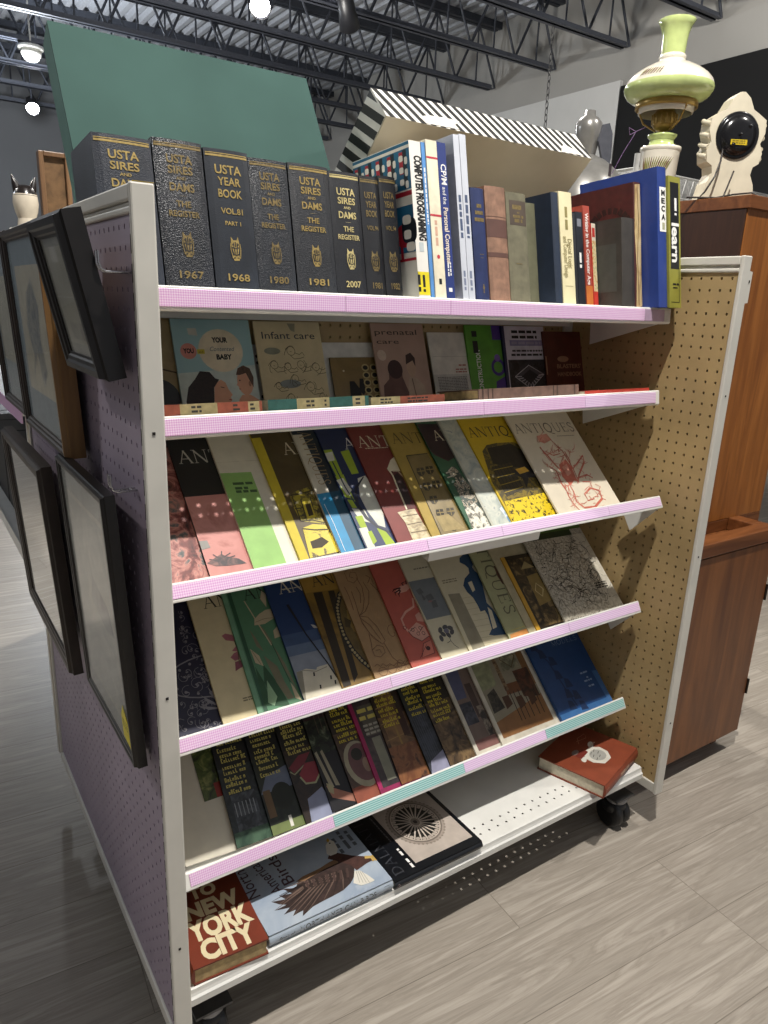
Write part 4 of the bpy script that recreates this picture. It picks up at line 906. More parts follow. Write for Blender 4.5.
def a_red(A, w, h):
    Z = ZB_; A.rect(0, 0, w, h, M('#7c3530', .45, var=.05)); title(A, CREAMC); A.lines(w*.1, h*.765, w*.25, h*.007, 1, CREAMC)
    A.zp(Z, [(328, 252), (342, 215), (358, 200), (400, 270), (430, 330), (400, 300), (370, 270), (340, 268)], CREAMC); A.zp(Z, [(338, 262), (395, 262), (470, 420), (410, 425)], M('#5d2a2a', .5)); A.zp(Z, [(355, 285), (372, 268), (392, 290), (432, 385), (425, 400), (400, 405)], M('#2e1a1c', .5)); A.zs(Z, [(340, 262), (352, 280), (372, 330), (412, 425)], .004, CREAMC); A.zs(Z, [(352, 262), (375, 262), (400, 290)], .003, M('#b9a888', .5))
    A.zp(Z, [(372, 438), (410, 428), (445, 422), (520, 545), (440, 560), (405, 480)], PIC([(.4, '#c6b893'), (.55, '#a8966f'), (.7, '#77684e')], 60, 4, .3, (1, 2, 1)))
    for a in ([(395, 455), (460, 445)], [(415, 490), (480, 478)], [(430, 525), (505, 512)]): A.zs(Z, a, .0022, M('#6b5c46', .5))
def a_shield(A, w, h):
    Z = ZB_; A.rect(0, 0, w, h, M('#a88f42', .5, var=.06)); title(A, M('#5b4a20', .5)); A.zp(Z, [(410, 196), (500, 186), (680, 510), (560, 535)], PIC([(.3, '#6f5f36'), (.7, '#8d7a4c')], 20)); k = M('#332c1d', .5); bg = M('#8b7846', .5)
    A.zs(Z, [(410, 196), (560, 535)], .002, k); A.zs(Z, [(410, 196), (500, 186)], .002, k)
    for i, (x, y) in enumerate([(470, 265), (508, 258), (496, 328), (536, 320), (525, 385), (552, 442), (597, 436), (610, 500)]):
        A.zp(Z, [(x-17, y-16), (x+13, y-19), (x+20, y+4), (x+10, y+18), (x-4, y+16), (x-14, y+4)], k if i % 2 else M('#474031', .5)); A.zs(Z, [(x-12, y-2), (x+17, y-5)], .0026, bg); A.zs(Z, [(x-2, y-16), (x+8, y+15)], .002, bg)
    A.zp(Z, [(535, 455), (590, 445), (660, 505), (570, 520)], M('#9c8a5c', .5, var=.12, vs=80))
def a_grmar(A, w, h):
    Z = ZB_; A.rect(0, 0, w, h, M('#2f5c40', .45, var=.06)); A.zp(Z, [(430, 60), (600, 60), (640, 190), (590, 218), (560, 205), (530, 190), (500, 160), (470, 130)], M('#2c171f', .45)); title(A, CREAMC, u=.03); A.zs(Z, [(470, 130), (500, 162), (535, 192), (592, 218)], .003, M('#4b2430', .5))
    A.zp(Z, [(578, 272), (592, 250), (615, 240), (650, 285), (700, 350), (745, 430), (765, 500), (690, 505), (662, 425), (632, 355), (612, 320), (622, 295)], PIC([(.42, '#35413a'), (.5, '#a79d89'), (.58, '#4b3d36'), (.68, '#cbc2b0')], 75, 5, 1, const=True)); A.zp(Z, [(660, 425), (700, 395), (742, 438), (775, 510), (700, 520)], PIC([(.45, '#dcd8c8'), (.6, '#5a584d')], 90, 4, .8))
    for a in ([(580, 270), (600, 262)], [(585, 290), (612, 280)], [(590, 262), (606, 245)]): A.zs(Z, a, .003, M('#c9c0ae', .5))
def a_light(A, w, h):
    A.rect(0, 0, w, h, PIC([(.3, '#8d9a9c'), (.48, '#b9beb4'), (.6, '#c9cabd'), (.7, '#6d8090')], 26, 5, 1.2)); A.serif('ANTIQUES', .09, .243, .027, M('#6e7a78', .5), .207)
    A.rect(0, 0, w*.03, h, M('#b9b9ab', .5)); A.poly([(w*.25, 0), (w*.2, h*.16), (w*.4, h*.22), (w*.4, 0)], PIC([(.45, '#dfe6ea'), (.6, '#6d93b3')], 60))
def a_yel2(A, w, h):
    Z = ZC; A.rect(0, 0, w, h, M('#d1b11e', .42, var=.04)); title(A, INK)
    A.zp(Z, [(135, 165), (148, 145), (180, 138), (235, 135), (262, 150), (345, 290), (380, 365), (240, 392), (200, 322), (165, 262)], PIC([(.3, '#4b411d'), (.5, '#7a681f'), (.62, '#2b2516'), (.75, '#a08920')], 50, 5, .9, const=True))
    A.zp(Z, [(150, 155), (225, 140), (262, 160), (290, 220), (230, 215), (170, 205)], M('#272114', .5, var=.2, vs=60)); A.zp(Z, [(165, 215), (225, 200), (270, 285), (215, 310)], M('#3d341a', .5, var=.15, vs=60))
    for t in range(6): A.zs(Z, [(165+10*t, 214-2.5*t), (214+11*t, 310-4.5*t)], .0022, INK)
    for t in range(4): A.zs(Z, [(170+12*t, 225+24*t), (232+11*t, 212+22*t)], .0018, M('#a38c22', .5))
    A.zp(Z, [(236, 225), (262, 212), (300, 208), (316, 232), (322, 285), (306, 250), (282, 248), (278, 285), (262, 250), (240, 240)], INK); A.zp(Z, [(240, 222), (270, 214), (285, 228), (255, 238)], M('#d8a93a', .5))
    A.zp(Z, [(205, 325), (342, 295), (384, 370), (236, 398)], PIC([(.44, '#d9bd22'), (.54, '#8d7a1e'), (.6, '#1f1b12'), (.7, '#c6aa20')], 110, 5, .6, const=True))
def a_dragon(A, w, h):
    Z = ZC; rd = M('#c56d5b', .5, var=.12); rl = M('#d39583', .5, var=.1); A.rect(0, 0, w, h, M('#dcd2bd', .45, var=.02)); title(A, M('#6b6357', .5), u=.010, w=.217); A.lines(w*.62, h*.735, w*.28, h*.006, 1, M('#8d8474', .5))
    A.zp(Z, [(308, 116), (340, 108), (356, 128), (334, 140), (315, 132)], rl)
    for p, wd in (([(350, 125), (392, 165), (425, 220), (445, 265)], .006), ([(318, 152), (345, 180), (365, 205), (388, 228), (405, 262)], .009), ([(348, 212), (372, 228), (388, 268), (412, 302)], .008), ([(424, 222), (456, 178), (460, 200), (444, 240), (440, 268)], .008), ([(398, 165), (412, 190), (422, 222)], .006), ([(335, 165), (362, 178), (384, 172)], .005), ([(320, 150), (330, 168), (352, 196)], .004), ([(440, 250), (470, 240), (488, 250)], .009), ([(455, 262), (478, 262), (486, 280)], .006), ([(384, 262), (374, 250), (360, 250)], .004), ([(408, 262), (426, 292), (436, 325), (462, 345), (496, 342), (518, 316), (508, 290), (480, 282), (462, 302), (474, 322), (494, 316)], .010), ([(398, 275), (412, 310), (428, 335), (446, 352)], .006), ([(508, 290), (512, 278), (496, 270)], .004), ([(520, 316), (530, 320)], .004)):
        n = len(p); ws = [wd*.62*(.25+.75*math.sin(math.pi*(i+.6)/(n+.2))) for i in range(n)]; A.zs(Z, p, ws, rd)
    A.zp(Z, [(380, 208), (400, 190), (418, 212), (434, 248), (442, 262), (428, 258), (418, 274), (405, 262), (390, 245)], rd); A.zp(Z, [(390, 215), (404, 205), (420, 235), (408, 245)], rl)
    rnd = random.Random(7); sp = [(320, 125), (345, 175), (372, 165), (395, 190), (380, 235), (430, 205), (455, 195), (470, 245), (400, 270), (425, 305), (440, 335), (500, 335), (515, 300), (470, 300), (410, 165), (352, 210)]
    for i in range(95):
        x, y = rnd.choice(sp); x += rnd.uniform(-12, 12); y += rnd.uniform(-12, 12); an = rnd.uniform(0, 6.28); l = rnd.uniform(10, 28); b2 = rnd.uniform(-1, 1)
        A.zs(Z, [(x+l*t*math.cos(an+b2*t), y+l*t*math.sin(an+b2*t)) for t in (0, .35, .7, 1)], [.0022, .002, .0013, .0004], rl if i % 3 else rd)
ZA, ZB_, ZC = (160, 420, 4.267), (310, 410, 4.267), (440, 400, 3.2)
ZD, ZE, ZF, ZK = (160, 560, 3.84), (330, 540, 4.267), (480, 520, 3.84), (225, 815, 4.267)
G3 = 'magazines in the upper sloping rack'; G4 = 'magazines in the middle sloping rack'; G5 = 'magazines in the lowest sloping rack'
mag('dark pink mottled magazine mostly hidden at the left end of the upper rack', 0, .062, .228, .29, M('#7a3f3a', .4), a_floral, group=G3)
for lab, x, art, cov, rot in (
    ('black and pink magazine, leftmost one with white serif letters in the upper rack', .136, a_black, M('#121418', .35), 0),
    ('white magazine with a pale green panel', .214, a_green, M('#d9d4c2', .45), .4),
    ('brown magazine with a yellow spine band and a yellow engraving of a fountain', .303, a_yellow, M('#c9b52c', .45), 1),
    ('magazine with vertical letters on a white and bright blue band', .386, a_vert, M('#d0cab8', .45), 0),
    ('navy magazine patterned with lime green and white leaves', .442, a_navgrn, M('#1c2b52', .4), .6),
    ('dark red magazine showing a pale pedimented building', .515, a_red, M('#7c3530', .45), .2),
    ('tan-gold magazine with rows of heraldic shields', .598, a_shield, M('#a88f42', .5), -.6),
    ('green and maroon magazine with a silver sculpted group', .700, a_grmar, M('#2f5c40', .45), 1.2),
    ('pale grey-blue floral magazine between the green and yellow ones', .758, a_light, M('#a9aea8', .45), .8),
    ('bright yellow magazine with a black engraving of a coach', .817, a_yel2, M('#d1b11e', .42), .8),
    ('cream magazine with a red dragon on its cover', .961, a_dragon, M('#dcd2bd', .45), 0)):
    mag(lab, 0, x, MW, MH, cov, art, rot=rot, group=G3)
# middle rack
def b_navfl(A, w, h):
    A.rect(0, 0, w, h, M('#1b1a33', .4)); c = M('#7d7a80', .5); rnd = random.Random(9)
    for i in range(120):
        u, v = rnd.uniform(.0, .62)*w, rnd.uniform(0, 1)*h; r = rnd.uniform(.005, .014); a0 = rnd.uniform(0, 6)
        A.stroke([(u+r*(1-t*.8)*math.cos(a0+t*5), v+r*(1-t*.8)*math.sin(a0+t*5)) for t in [q/9 for q in range(10)]], [.0008]*5+[.0013]*5, c)
        A.ell(u, v, .0028, .0016, c, rnd.uniform(0, 180), 8)
    A.ring(w*.5, h*.35, w*.42, h*.14, .0025, c)
    for i in range(18): A.ell(w*(.5+.36*math.cos(i*.349)), h*(.35+.115*math.sin(i*.349)), .0028, .0028, c, 0, 8)
    for i in range(7): A.poly([(w*.5, h*.12), (w*.5+.05*math.cos(.3+i*.42), h*.12+.05*math.sin(.3+i*.42)), (w*.5+.03*math.cos(.5+i*.42), h*.12+.03*math.sin(.5+i*.42))], c)
def b_cream(A, w, h):
    A.rect(0, 0, w, h, M('#cfc19a', .45, var=.04)); title(A, INK, v=.229, u=.03); pk = M('#a5636c', .5, var=.12); pd = M('#8a4a58', .5, var=.1)
    for p, mt in (([(236, 292), (250, 283), (275, 288), (294, 300), (285, 313), (252, 309)], pk), ([(270, 375), (284, 358), (302, 350), (306, 380), (288, 388)], pk), ([(288, 392), (315, 384), (322, 408), (304, 418), (290, 428)], pd), ([(276, 350), (292, 330), (300, 352)], pk)): A.zp(ZD, p, mt)
    A.zs(ZD, [(285, 310), (298, 345), (305, 400)], .002, M('#6b5a45', .5)); q = A.z(ZD, [(318, 535)])[0]; A.lines(q[0], q[1], .022, .0024, 2, M('#7a6e56', .5))
def b_lily(A, w, h):
    A.rect(0, 0, w, h, M('#52805f', .45, var=.05)); A.rect(0, 0, w*.04, h, M('#6f9c7d', .45)); A.rect(w*.05, 0, w*.085, h, M('#28523a', .45)); title(A, INK, v=.229, u=.045)
    pt = M('#b9ab8c', .5, var=.06); lf = M('#77735a', .5, var=.08); lk = M('#2a5234', .5); ll = M('#8fb08a', .5)
    for p, mt in (([(395, 400), (450, 470), (500, 560), (440, 560), (400, 470)], lk), ([(365, 410), (400, 470), (430, 560), (400, 560), (380, 480)], lk), ([(410, 462), (450, 525), (440, 560), (415, 548)], ll), ([(344, 270), (366, 298), (398, 352), (370, 332)], lf), ([(368, 236), (400, 268), (428, 312), (432, 325), (395, 282)], lf), ([(398, 368), (450, 408), (478, 468), (515, 530), (490, 535), (448, 472)], lf), ([(438, 335), (480, 398), (505, 452), (530, 510), (495, 450), (455, 382)], lf), ([(362, 228), (380, 208), (404, 192), (432, 186), (440, 222), (402, 246), (362, 252)], pt), ([(388, 118), (406, 132), (408, 182), (384, 150)], pt), ([(345, 342), (380, 368), (398, 408), (366, 396)], pt), ([(455, 248), (472, 290), (440, 302), (434, 272)], pt), ([(500, 470), (516, 490), (545, 540), (520, 530)], pt)): A.zp(ZD, p, mt)
    A.zs(ZD, [(322, 158), (372, 238), (428, 328)], .0024, pt); A.zs(ZD, [(366, 240), (400, 226), (438, 222)], .001, lf); A.zs(ZD, [(352, 350), (388, 402)], .0012, lf); A.zs(ZD, [(428, 320), (500, 470)], .0016, lk)
def b_sky(A, w, h):
    Z = ZD; A.rect(0, 0, w, h, M('#1f3a66', .4, var=.03)); A.rect(0, 0, w, h*.46, M('#3a5278', .4)); A.rect(0, 0, w, h*.38, M('#5f718c', .4)); A.rect(0, 0, w, h*.31, M('#8b93a0', .45)); title(A, CREAMC, v=.229, u=.03); A.lines(w*.16, h*.775, w*.22, h*.007, 1, CREAMC)
    wl = M('#cfc8b4', .5, var=.05); A.zp(Z, [(523, 432), (560, 418), (600, 422), (602, 412), (642, 400), (660, 420), (710, 500), (560, 545), (540, 500)], wl); A.zp(Z, [(523, 432), (546, 424), (562, 545), (545, 530)], M('#8d8878', .5)); A.zs(Z, [(546, 424), (600, 428), (640, 410)], .0014, M('#8d8878', .5))
    for x, y in ((590, 440), (615, 488), (655, 452), (672, 470)): A.zp(Z, [(x-3, y-8), (x+3, y-9), (x+5, y+6), (x-1, y+7)], INK)
    A.zs(Z, [(488, 172), (560, 285), (640, 392), (705, 490)], [.006, .003, .003, .003], INK); A.zp(Z, [(578, 248), (592, 250), (608, 262), (590, 262)], SILV)
def b_gold(A, w, h):
    A.rect(0, 0, w, h, PIC([(.3, '#6a5326'), (.5, '#86692c'), (.7, '#574420')], 10)); dk_ = M('#2c2213', .5)
    for a, b, c, d in (((588, 126), (622, 122), (735, 480), (705, 490)), ((645, 119), (668, 117), (760, 440), (745, 470))): A.zp(ZD, [a, b, c, d], dk_)
    A.zp(ZD, [(525, 60), (690, 55), (682, 112), (556, 128)], M('#a17e34', .45, var=.06)); A.rect(0, h*.775, w, h, M('#a17e34', .45, var=.06)); title(A, INK, v=.229, u=.025)
    ov = [(62, 205), (40, 235), (30, 290), (38, 345), (58, 405), (95, 470), (135, 515), (190, 560)]
    A.zp(ZE, ov+[(260, 540), (220, 300), (140, 180)], M('#67542a', .5, var=.15, vs=60)); A.zp(ZE, [(70, 300), (95, 290), (120, 350), (130, 400), (100, 390), (75, 345)], M('#93793a', .5, var=.1)); A.zp(ZE, [(60, 330), (90, 345), (85, 375), (66, 370)], M('#3f3318', .5))
    A.zs(ZE, ov, .012, INK)
    for i in range(len(ov)-1):
        for t in (0, .25, .5, .75): q = A.z(ZE, [(ov[i][0]+(ov[i+1][0]-ov[i][0])*t, ov[i][1]+(ov[i+1][1]-ov[i][1])*t)])[0]; A.ell(q[0], q[1], .0034, .0034, M('#a39468', .4), 0, 8)
def b_kraft(A, w, h):
    A.rect(0, 0, w, h, M('#a3835c', .55, var=.05)); k = M('#6b4a34', .5); A.serif('ANTIQUES', .03, .25, .026, M('#8a6a4a', .5), .2)
    for cu, cv, r in ((.3, .86, .05), (.5, .78, .05), (.44, .62, .07), (.5, .46, .08), (.6, .38, .09), (.36, .3, .06), (.5, .14, .05), (.3, .06, .04), (.7, .1, .05)): A.stroke([(w*cu+w*r*(1.2-t)*math.cos(6.5*t), h*cv+h*r*(1.2-t)*math.sin(6.5*t)) for t in [i/15 for i in range(16)]], .0011, k)
    A.stroke([(w*.34, h*.7), (w*.44, h*.56), (w*.4, h*.44), (w*.56, h*.28), (w*.66, h*.2)], .0012, k); A.stroke([(w*.56, h*.7), (w*.62, h*.5), (w*.7, h*.36)], .0012, k); A.poly([(w*.4, h*.46), (w*.5, h*.52), (w*.74, h*.3), (w*.66, h*.26)], M('#b38d68', .55)); A.stroke([(w*.4, h*.46), (w*.5, h*.52), (w*.74, h*.3), (w*.66, h*.26), (w*.4, h*.46)], .001, k)
    for i in range(9): A.ring(w*(.1+.1*i), h*.05, w*.045, h*.03, .001, k, 12)
    for p in ([(60, 140), (75, 175), (100, 185), (118, 165), (108, 140), (85, 138), (82, 158), (98, 162)], [(110, 160), (135, 200), (145, 250), (140, 300), (125, 325)], [(140, 180), (165, 220), (165, 270), (150, 305), (130, 320)], [(90, 220), (105, 260), (120, 310), (135, 350), (170, 400), (215, 440)], [(125, 325), (160, 330), (200, 370), (235, 430), (225, 445), (185, 420), (140, 360), (125, 325)], [(130, 335), (170, 365), (215, 425)], [(60, 200), (80, 240), (100, 300)], [(180, 470), (200, 450), (225, 455), (235, 480), (215, 500), (190, 495), (180, 470)], [(195, 472), (212, 468), (218, 482)], [(150, 150), (175, 165), (185, 190)], [(170, 160), (160, 185)], [(230, 440), (265, 500), (300, 530)], [(165, 400), (175, 440), (180, 470)], [(110, 200), (128, 230), (130, 270)], [(190, 540), (200, 530), (215, 540), (225, 528), (240, 540), (255, 528), (270, 538), (290, 520), (305, 530), (320, 515)], [(200, 565), (230, 555), (260, 550), (300, 540), (335, 528)]): A.zs(ZE, p, .0012, k)
def b_salm(A, w, h):
    Z = ZE; A.rect(0, 0, w, h, M('#b55a4c', .5, var=.04)); pl, k = M('#d09a88', .5), M('#3a1a1c', .5)
    A.serif('ANTIQUES', .02, .262, .02, M('#cf8373', .5), .2)
    A.zp(Z, [(276, 222), (298, 198), (330, 186), (345, 200), (325, 220), (296, 228)], pl)
    for p in ([(300, 205), (272, 212), (266, 222)], [(298, 212), (276, 226), (282, 240)], [(300, 216), (292, 232), (298, 244)], [(312, 196), (305, 186), (318, 178)], [(325, 190), (322, 176), (330, 170)]): A.zs(Z, p, [.0035, .003, .001], k)
    A.zs(Z, [(352, 248), (356, 285), (322, 308), (304, 338), (318, 372), (335, 392)], .005, pl); A.zp(Z, [(332, 388), (368, 352), (400, 368), (422, 410), (392, 432), (352, 412)], pl)
    A.zs(Z, [(332, 388), (352, 412), (392, 432), (422, 410)], .0014, k); A.zs(Z, [(340, 390), (362, 372), (380, 395), (398, 368)], .0014, k)
    for c in ((352, 384), (384, 376), (376, 400), (398, 398), (318, 375)): q = A.z(Z, [c])[0]; A.ring(q[0], q[1], .004, .004, .0012, k, 10)
    A.zp(Z, [(362, 322), (378, 308), (392, 320), (402, 350), (372, 346)], pl); A.zp(Z, [(398, 442), (430, 426), (446, 482), (394, 502)], M('#c2705f', .5)); A.zs(Z, [(398, 442), (430, 426), (446, 482), (394, 502), (398, 442)], .0014, k); q = A.z(Z, [(418, 462)])[0]; A.ell(q[0], q[1], .006, .005, k)
    A.zs(Z, [(385, 505), (400, 470), (412, 445)], .001, k); A.zs(Z, [(422, 410), (432, 425)], .0012, k)
def b_grsq(A, w, h):
    Z = ZE; A.rect(0, 0, w, h, M('#c9c1a6', .5, var=.03)); A.zp(Z, [(330, 180), (445, 158), (520, 318), (413, 342)], M('#73797c', .5, var=.04)); gl = M('#5f6264', .5)
    for p in ([(365, 215), (385, 205), (400, 225), (380, 235)], [(405, 240), (430, 228), (445, 250), (420, 262)], [(430, 262), (450, 255), (462, 285), (440, 290)], [(385, 225), (410, 250)] + [(400, 260)]): A.zp(Z, p, gl)
    q = A.z(Z, [(428, 262)])[0]; A.ell(q[0], q[1], .006, .0025, M('#8d6a6a', .5)); q = A.z(Z, [(357, 128)])[0]; A.lines(q[0], q[1], .045, .003, 1, M('#7d7665', .5)); k = M('#4b4a4e', .5)
    for x, y in ((470, 385), (490, 372), (512, 375), (520, 392), (505, 405), (482, 402), (475, 420)): q = A.z(Z, [(x, y)])[0]; A.ell(q[0], q[1], .008, .0055, k, x*7 % 180, 10)
    q = A.z(Z, [(496, 388)])[0]; A.ell(q[0], q[1], .007, .006, M('#6f6d80', .5)); A.zs(Z, [(505, 405), (515, 430), (530, 448), (548, 460)], .0014, k); A.zs(Z, [(515, 430), (500, 440)], .0014, k)
def b_man(A, w, h):
    Z = ZE; A.rect(0, 0, w, h, M('#cbc2a4', .5, var=.03)); A.zp(Z, [(503, 232), (552, 227), (665, 460), (612, 475)], M('#8d8670', .5)); q = A.z(Z, [(478, 178)])[0]; A.lines(q[0], q[1], .045, .003, 2, M('#8a8068', .5))
    for i in range(9): A.zs(Z, [(560+12*i, 250+24*i), (640+12*i, 236+24*i)], .001, M('#b0a686', .5))
    b = M('#1e3f5e', .45, var=.06)
    A.zp(Z, [(552, 78), (565, 64), (588, 60), (606, 68), (612, 95), (606, 116), (618, 134), (642, 150), (652, 200), (668, 268), (692, 292), (722, 340), (748, 385), (755, 402), (702, 408), (678, 405), (690, 380), (672, 320), (660, 300), (642, 306), (630, 280), (610, 246), (584, 222), (568, 195), (574, 165), (594, 142), (590, 120), (574, 106), (553, 96)], b)
    A.zp(Z, [(588, 182), (604, 175), (619, 214), (608, 223)], M('#cbc2a4', .5)); A.zp(Z, [(671, 285), (690, 302), (712, 372), (695, 380)], M('#d3caac', .5))
def b_sage(A, w, h):
    A.rect(0, 0, w, h, M('#a2a27a', .5, var=.04)); A.serif('ANTIQUES', w*.10, h*1.03, w*.15, M('#5e5c42', .5), h*.84, rot=-90); A.zp(ZF, [(52, 178), (66, 172), (84, 174), (122, 240), (118, 256), (86, 246), (66, 216)], M('#54301f', .5, var=.1)); A.zp(ZF, [(115, 440), (180, 415), (230, 440), (120, 470)], M('#c98a4a', .5)); A.zs(ZF, [(118, 425), (170, 408)], .001, M('#c7b24a', .5))
def b_small(A, w, h):
    A.rect(0, 0, w, h, M('#2a2116', .45)); A.rect(0, 0, w*.08, h, M('#c79a34', .45)); A.rect(w*.12, h*.05, w*.9, h*.95, PIC([(.4, '#1d160e'), (.52, '#4b3c22'), (.62, '#877147'), (.72, '#2a2014')], 34, 5, 1)); A.poly([(w*.3, h*.3), (w*.34, h*.7), (w*.6, h*.72), (w*.62, h*.34)], M('#8a743e', .5, var=.1)); A.ring(w*.46, h*.5, w*.09, h*.09, .003, M('#c9b683', .5), 4); A.poly([(w*.3, h*.8), (w*.45, h*.9), (w*.6, h*.8)], M('#9a8a5c', .5))
def b_map(A, w, h):
    A.rect(0, 0, w, h, PIC([(.35, '#cbc5b5'), (.5, '#b3ac9c'), (.62, '#8d877a'), (.75, '#c1baa9')], 150, 5, .8)); A.rect(w*.8, h*.05, w, h*.8, PIC([(.4, '#cfc9b9'), (.75, '#b5ae9e')], 60)); k = M('#3d3a35', .5); rnd = random.Random(3)
    A.rect(0, h*.86, w, h, M('#4c6b2a', .5, var=.1)); A.rect(0, h*.8, w*.8, h*.86, M('#2b3a1d', .5))
    for i in range(190):
        u, v, a = rnd.uniform(.06, .9), rnd.uniform(.1, .78), rnd.uniform(0, 6.3); pts = [(w*u, h*v)]
        for q in range(5): a += rnd.uniform(-.9, .9); u += .035*math.cos(a); v += .027*math.sin(a); pts.append((w*u, h*v))
        A.stroke(pts, rnd.choice((.0006, .0008, .0013)), k)
    for i in range(45): u, v = rnd.uniform(.04, .95), rnd.uniform(.08, .78); A.rect(w*u, h*v, w*u+rnd.uniform(.002, .006), h*v+.0022, k)
    A.ring(w*.8, h*.36, w*.07, h*.06, .0014, k, 16); A.lines(w*.72, h*.28, w*.2, h*.012, 3, k)
    for i in range(34): A.rect(w*(.03+.028*i), h*.015, w*(.042+.028*i), h*.025, INK)
mag('dark navy magazine with grey floral scrollwork at the left end of the middle rack', 1, .060, .222, .29, M('#1b1a33', .4), b_navfl, group=G4)
for lab, x, art, cov, rot in (
    ('cream magazine with a small pink flower', .157, b_cream, M('#cfc19a', .45), -.5),
    ('green magazine with pale lilies and a striped spine edge', .225, b_lily, M('#5c8f6d', .45), -.8),
    ('magazine with a white building under a deep blue sky', .320, b_sky, M('#1f3a66', .4), 0),
    ('gold and brown striped magazine with a beaded oval portrait', .406, b_gold, M('#86692c', .45), 1),
    ('kraft tan magazine with fine brown line drawings', .484, b_kraft, M('#a3835c', .55), 0),
    ('salmon pink magazine with a pale lamb-like drawing', .577, b_salm, M('#b55a4c', .5), 0),
    ('cream magazine with a grey square and a small flower drawing', .657, b_grsq, M('#c9c1a6', .5), 0),
    ('cream magazine with a dark blue standing figure in silhouette', .734, b_man, M('#cbc2a4', .5), 0),
    ('sage green magazine with large letters running down its spine side', .856, b_sage, M('#a2a27a', .5), -1)):
    mag(lab, 1, x, MW, MH, cov, art, rot=rot, group=G4)
mag('plain beige magazine behind the small dark brown booklet', 1, .920, .22, .29, M('#b3a888', .5), None, group=G4)
mag('small dark brown booklet with a gold spine edge', 1, .985-.04, .16, .205, M('#c79a34', .45), b_small, group=G4, lift=.0052, name='booklet', cat='booklet')
mag('pale grey map-like booklet covered with fine dark drawing, right end of the middle rack', 1, 1.043, .238, .29, M('#c9c2b2', .5), b_map, group=G4)
# lowest rack
YT = M('#cfc264', .45); YT2 = M('#d6c431', .45)
def text_mag(seed, lines, cols, bottom):
    def f(A, w, h):
        A.rect(0, 0, w, h, M(cols[0], .4)); rnd = random.Random(seed)
        A.rect(0, 0, w, h*.56, PIC([(.3, cols[1]), (.5, cols[2]), (.7, cols[3])], 45, 5, 1)); bottom(A, w, h)
        v = .212; i = 0
        while i < lines:
            g = rnd.randint(1, 3)
            for _ in range(min(g, lines-i)): A.scrawl(.009+rnd.uniform(0, .003), v, w*.34-.012, .0088, 1, YT if seed < 5 else YT2, rnd); v -= .0108; i += 1
            v -= .003
    return f
c0 = lambda A, w, h: (A.rect(w*.06, h*.1, w*.32, h*.36, PIC([(.4, '#23262a'), (.6, '#4d5258')], 60)), [A.rect(w*(.08+.04*i), h*.2, w*(.09+.04*i), h*.3, M('#8c9094', .5)) for i in range(6)], A.rect(0, 0, w, h*.1, PIC([(.4, '#1f3a2a'), (.6, '#45604a')], 40)))
c1 = lambda A, w, h: (A.poly([(0, h*.3), (w*.1, h*.42), (w*.36, h*.46), (w*.36, h*.3)], M('#6b7488', .5)), A.rect(w*.02, h*.12, w*.1, h*.32, M('#6a5338', .5)), A.ell(w*.22, h*.25, w*.12, h*.1, M('#1d2116', .5)), A.rect(0, 0, w, h*.07, M('#6d7a45', .5)), A.rect(w*.21, h*.02, w*.245, h*.1, M('#d9d6cb', .5)))
c2 = lambda A, w, h: (A.poly([(w*.01, h*.43), (w*.16, h*.5), (w*.3, h*.5), (w*.2, h*.43), (w*.05, h*.38)], M('#7a2c36', .5)), A.stroke([(w*.01, h*.40), (w*.05, h*.37), (w*.2, h*.42)], .003, M('#9a9a78', .5)), A.poly([(w*.1, h*.36), (w*.2, h*.43), (w*.33, h*.42), (w*.35, h*.34), (w*.25, h*.27), (w*.14, h*.28)], M('#8a303c', .5)), A.stroke([(w*.1, h*.34), (w*.14, h*.28), (w*.25, h*.265), (w*.35, h*.33)], .004, M('#a3a37e', .5)), A.poly([(w*.06, 0), (w*.1, h*.17), (w*.3, h*.22), (w*.36, h*.08), (w*.34, 0)], M('#8b90a8', .5, var=.06)))
def c3(A, w, h):
    A.rect(0, 0, w, h, M('#17151a', .4)); A.rect(0, h*.72, w, h, M('#33161b', .45)); A.rect(0, h*.44, w, h*.72, PIC([(.42, '#10110f'), (.55, '#27301f'), (.68, '#69705a')], 45, 5, .5)); wx = M('#9d967f', .5)
    for u in (.06, .13): A.poly([(w*u, h*.18), (w*(u-.05), h*.46), (w*(u-.02), h*.47), (w*(u+.05), h*.17)], wx)
    A.poly([(w*.02, h*.2), (w*.05, h*.1), (w*.34, h*.0), (w*.36, h*.05)], M('#a5705c', .5)); A.poly([(w*.03, h*.22), (w*.1, h*.18), (w*.08, h*.12), (w*.03, h*.15)], M('#a39a78', .5))
    for u in (.14, .2, .26): A.stroke([(w*u, h*.6), (w*u, h*.86)], .0015, M('#5a4a3a', .5))
c4 = lambda A, w, h: (A.rect(0, 0, w, h*.12, M('#8d4a35', .5)), A.ell(w*.22, h*.28, w*.2, h*.19, M('#a39c84', .5), 10), A.ell(w*.24, h*.29, w*.165, h*.155, M('#6b4a4a', .5), 10), A.ell(w*.2, h*.36, w*.07, h*.05, M('#2c2a22', .5)), A.ell(w*.28, h*.26, w*.05, h*.06, M('#927a68', .5)))
def c5(A, w, h):
    A.rect(0, 0, w, h, PIC([(.3, '#241a1e'), (.5, '#3d3436'), (.7, '#5c4f49')], 18, 4, .6)); A.rect(0, 0, w*.05, h, M('#a2205a', .4)); A.rect(0, 0, w, h*.04, M('#8e2452', .4)); A.rect(w*.14, h*.08, w*.26, h*.44, M('#8b8a78', .5)); A.rect(w*.1, h*.46, w*.3, h*.72, M('#5e584f', .5)); A.lines(w*.08, h*.66, w*.24, .009, 2, YT); A.lines(w*.09, h*.54, w*.2, .005, 3, M('#a9a596', .5)); A.ell(w*.2, h*.86, w*.04, h*.05, M('#b3ada2', .5))
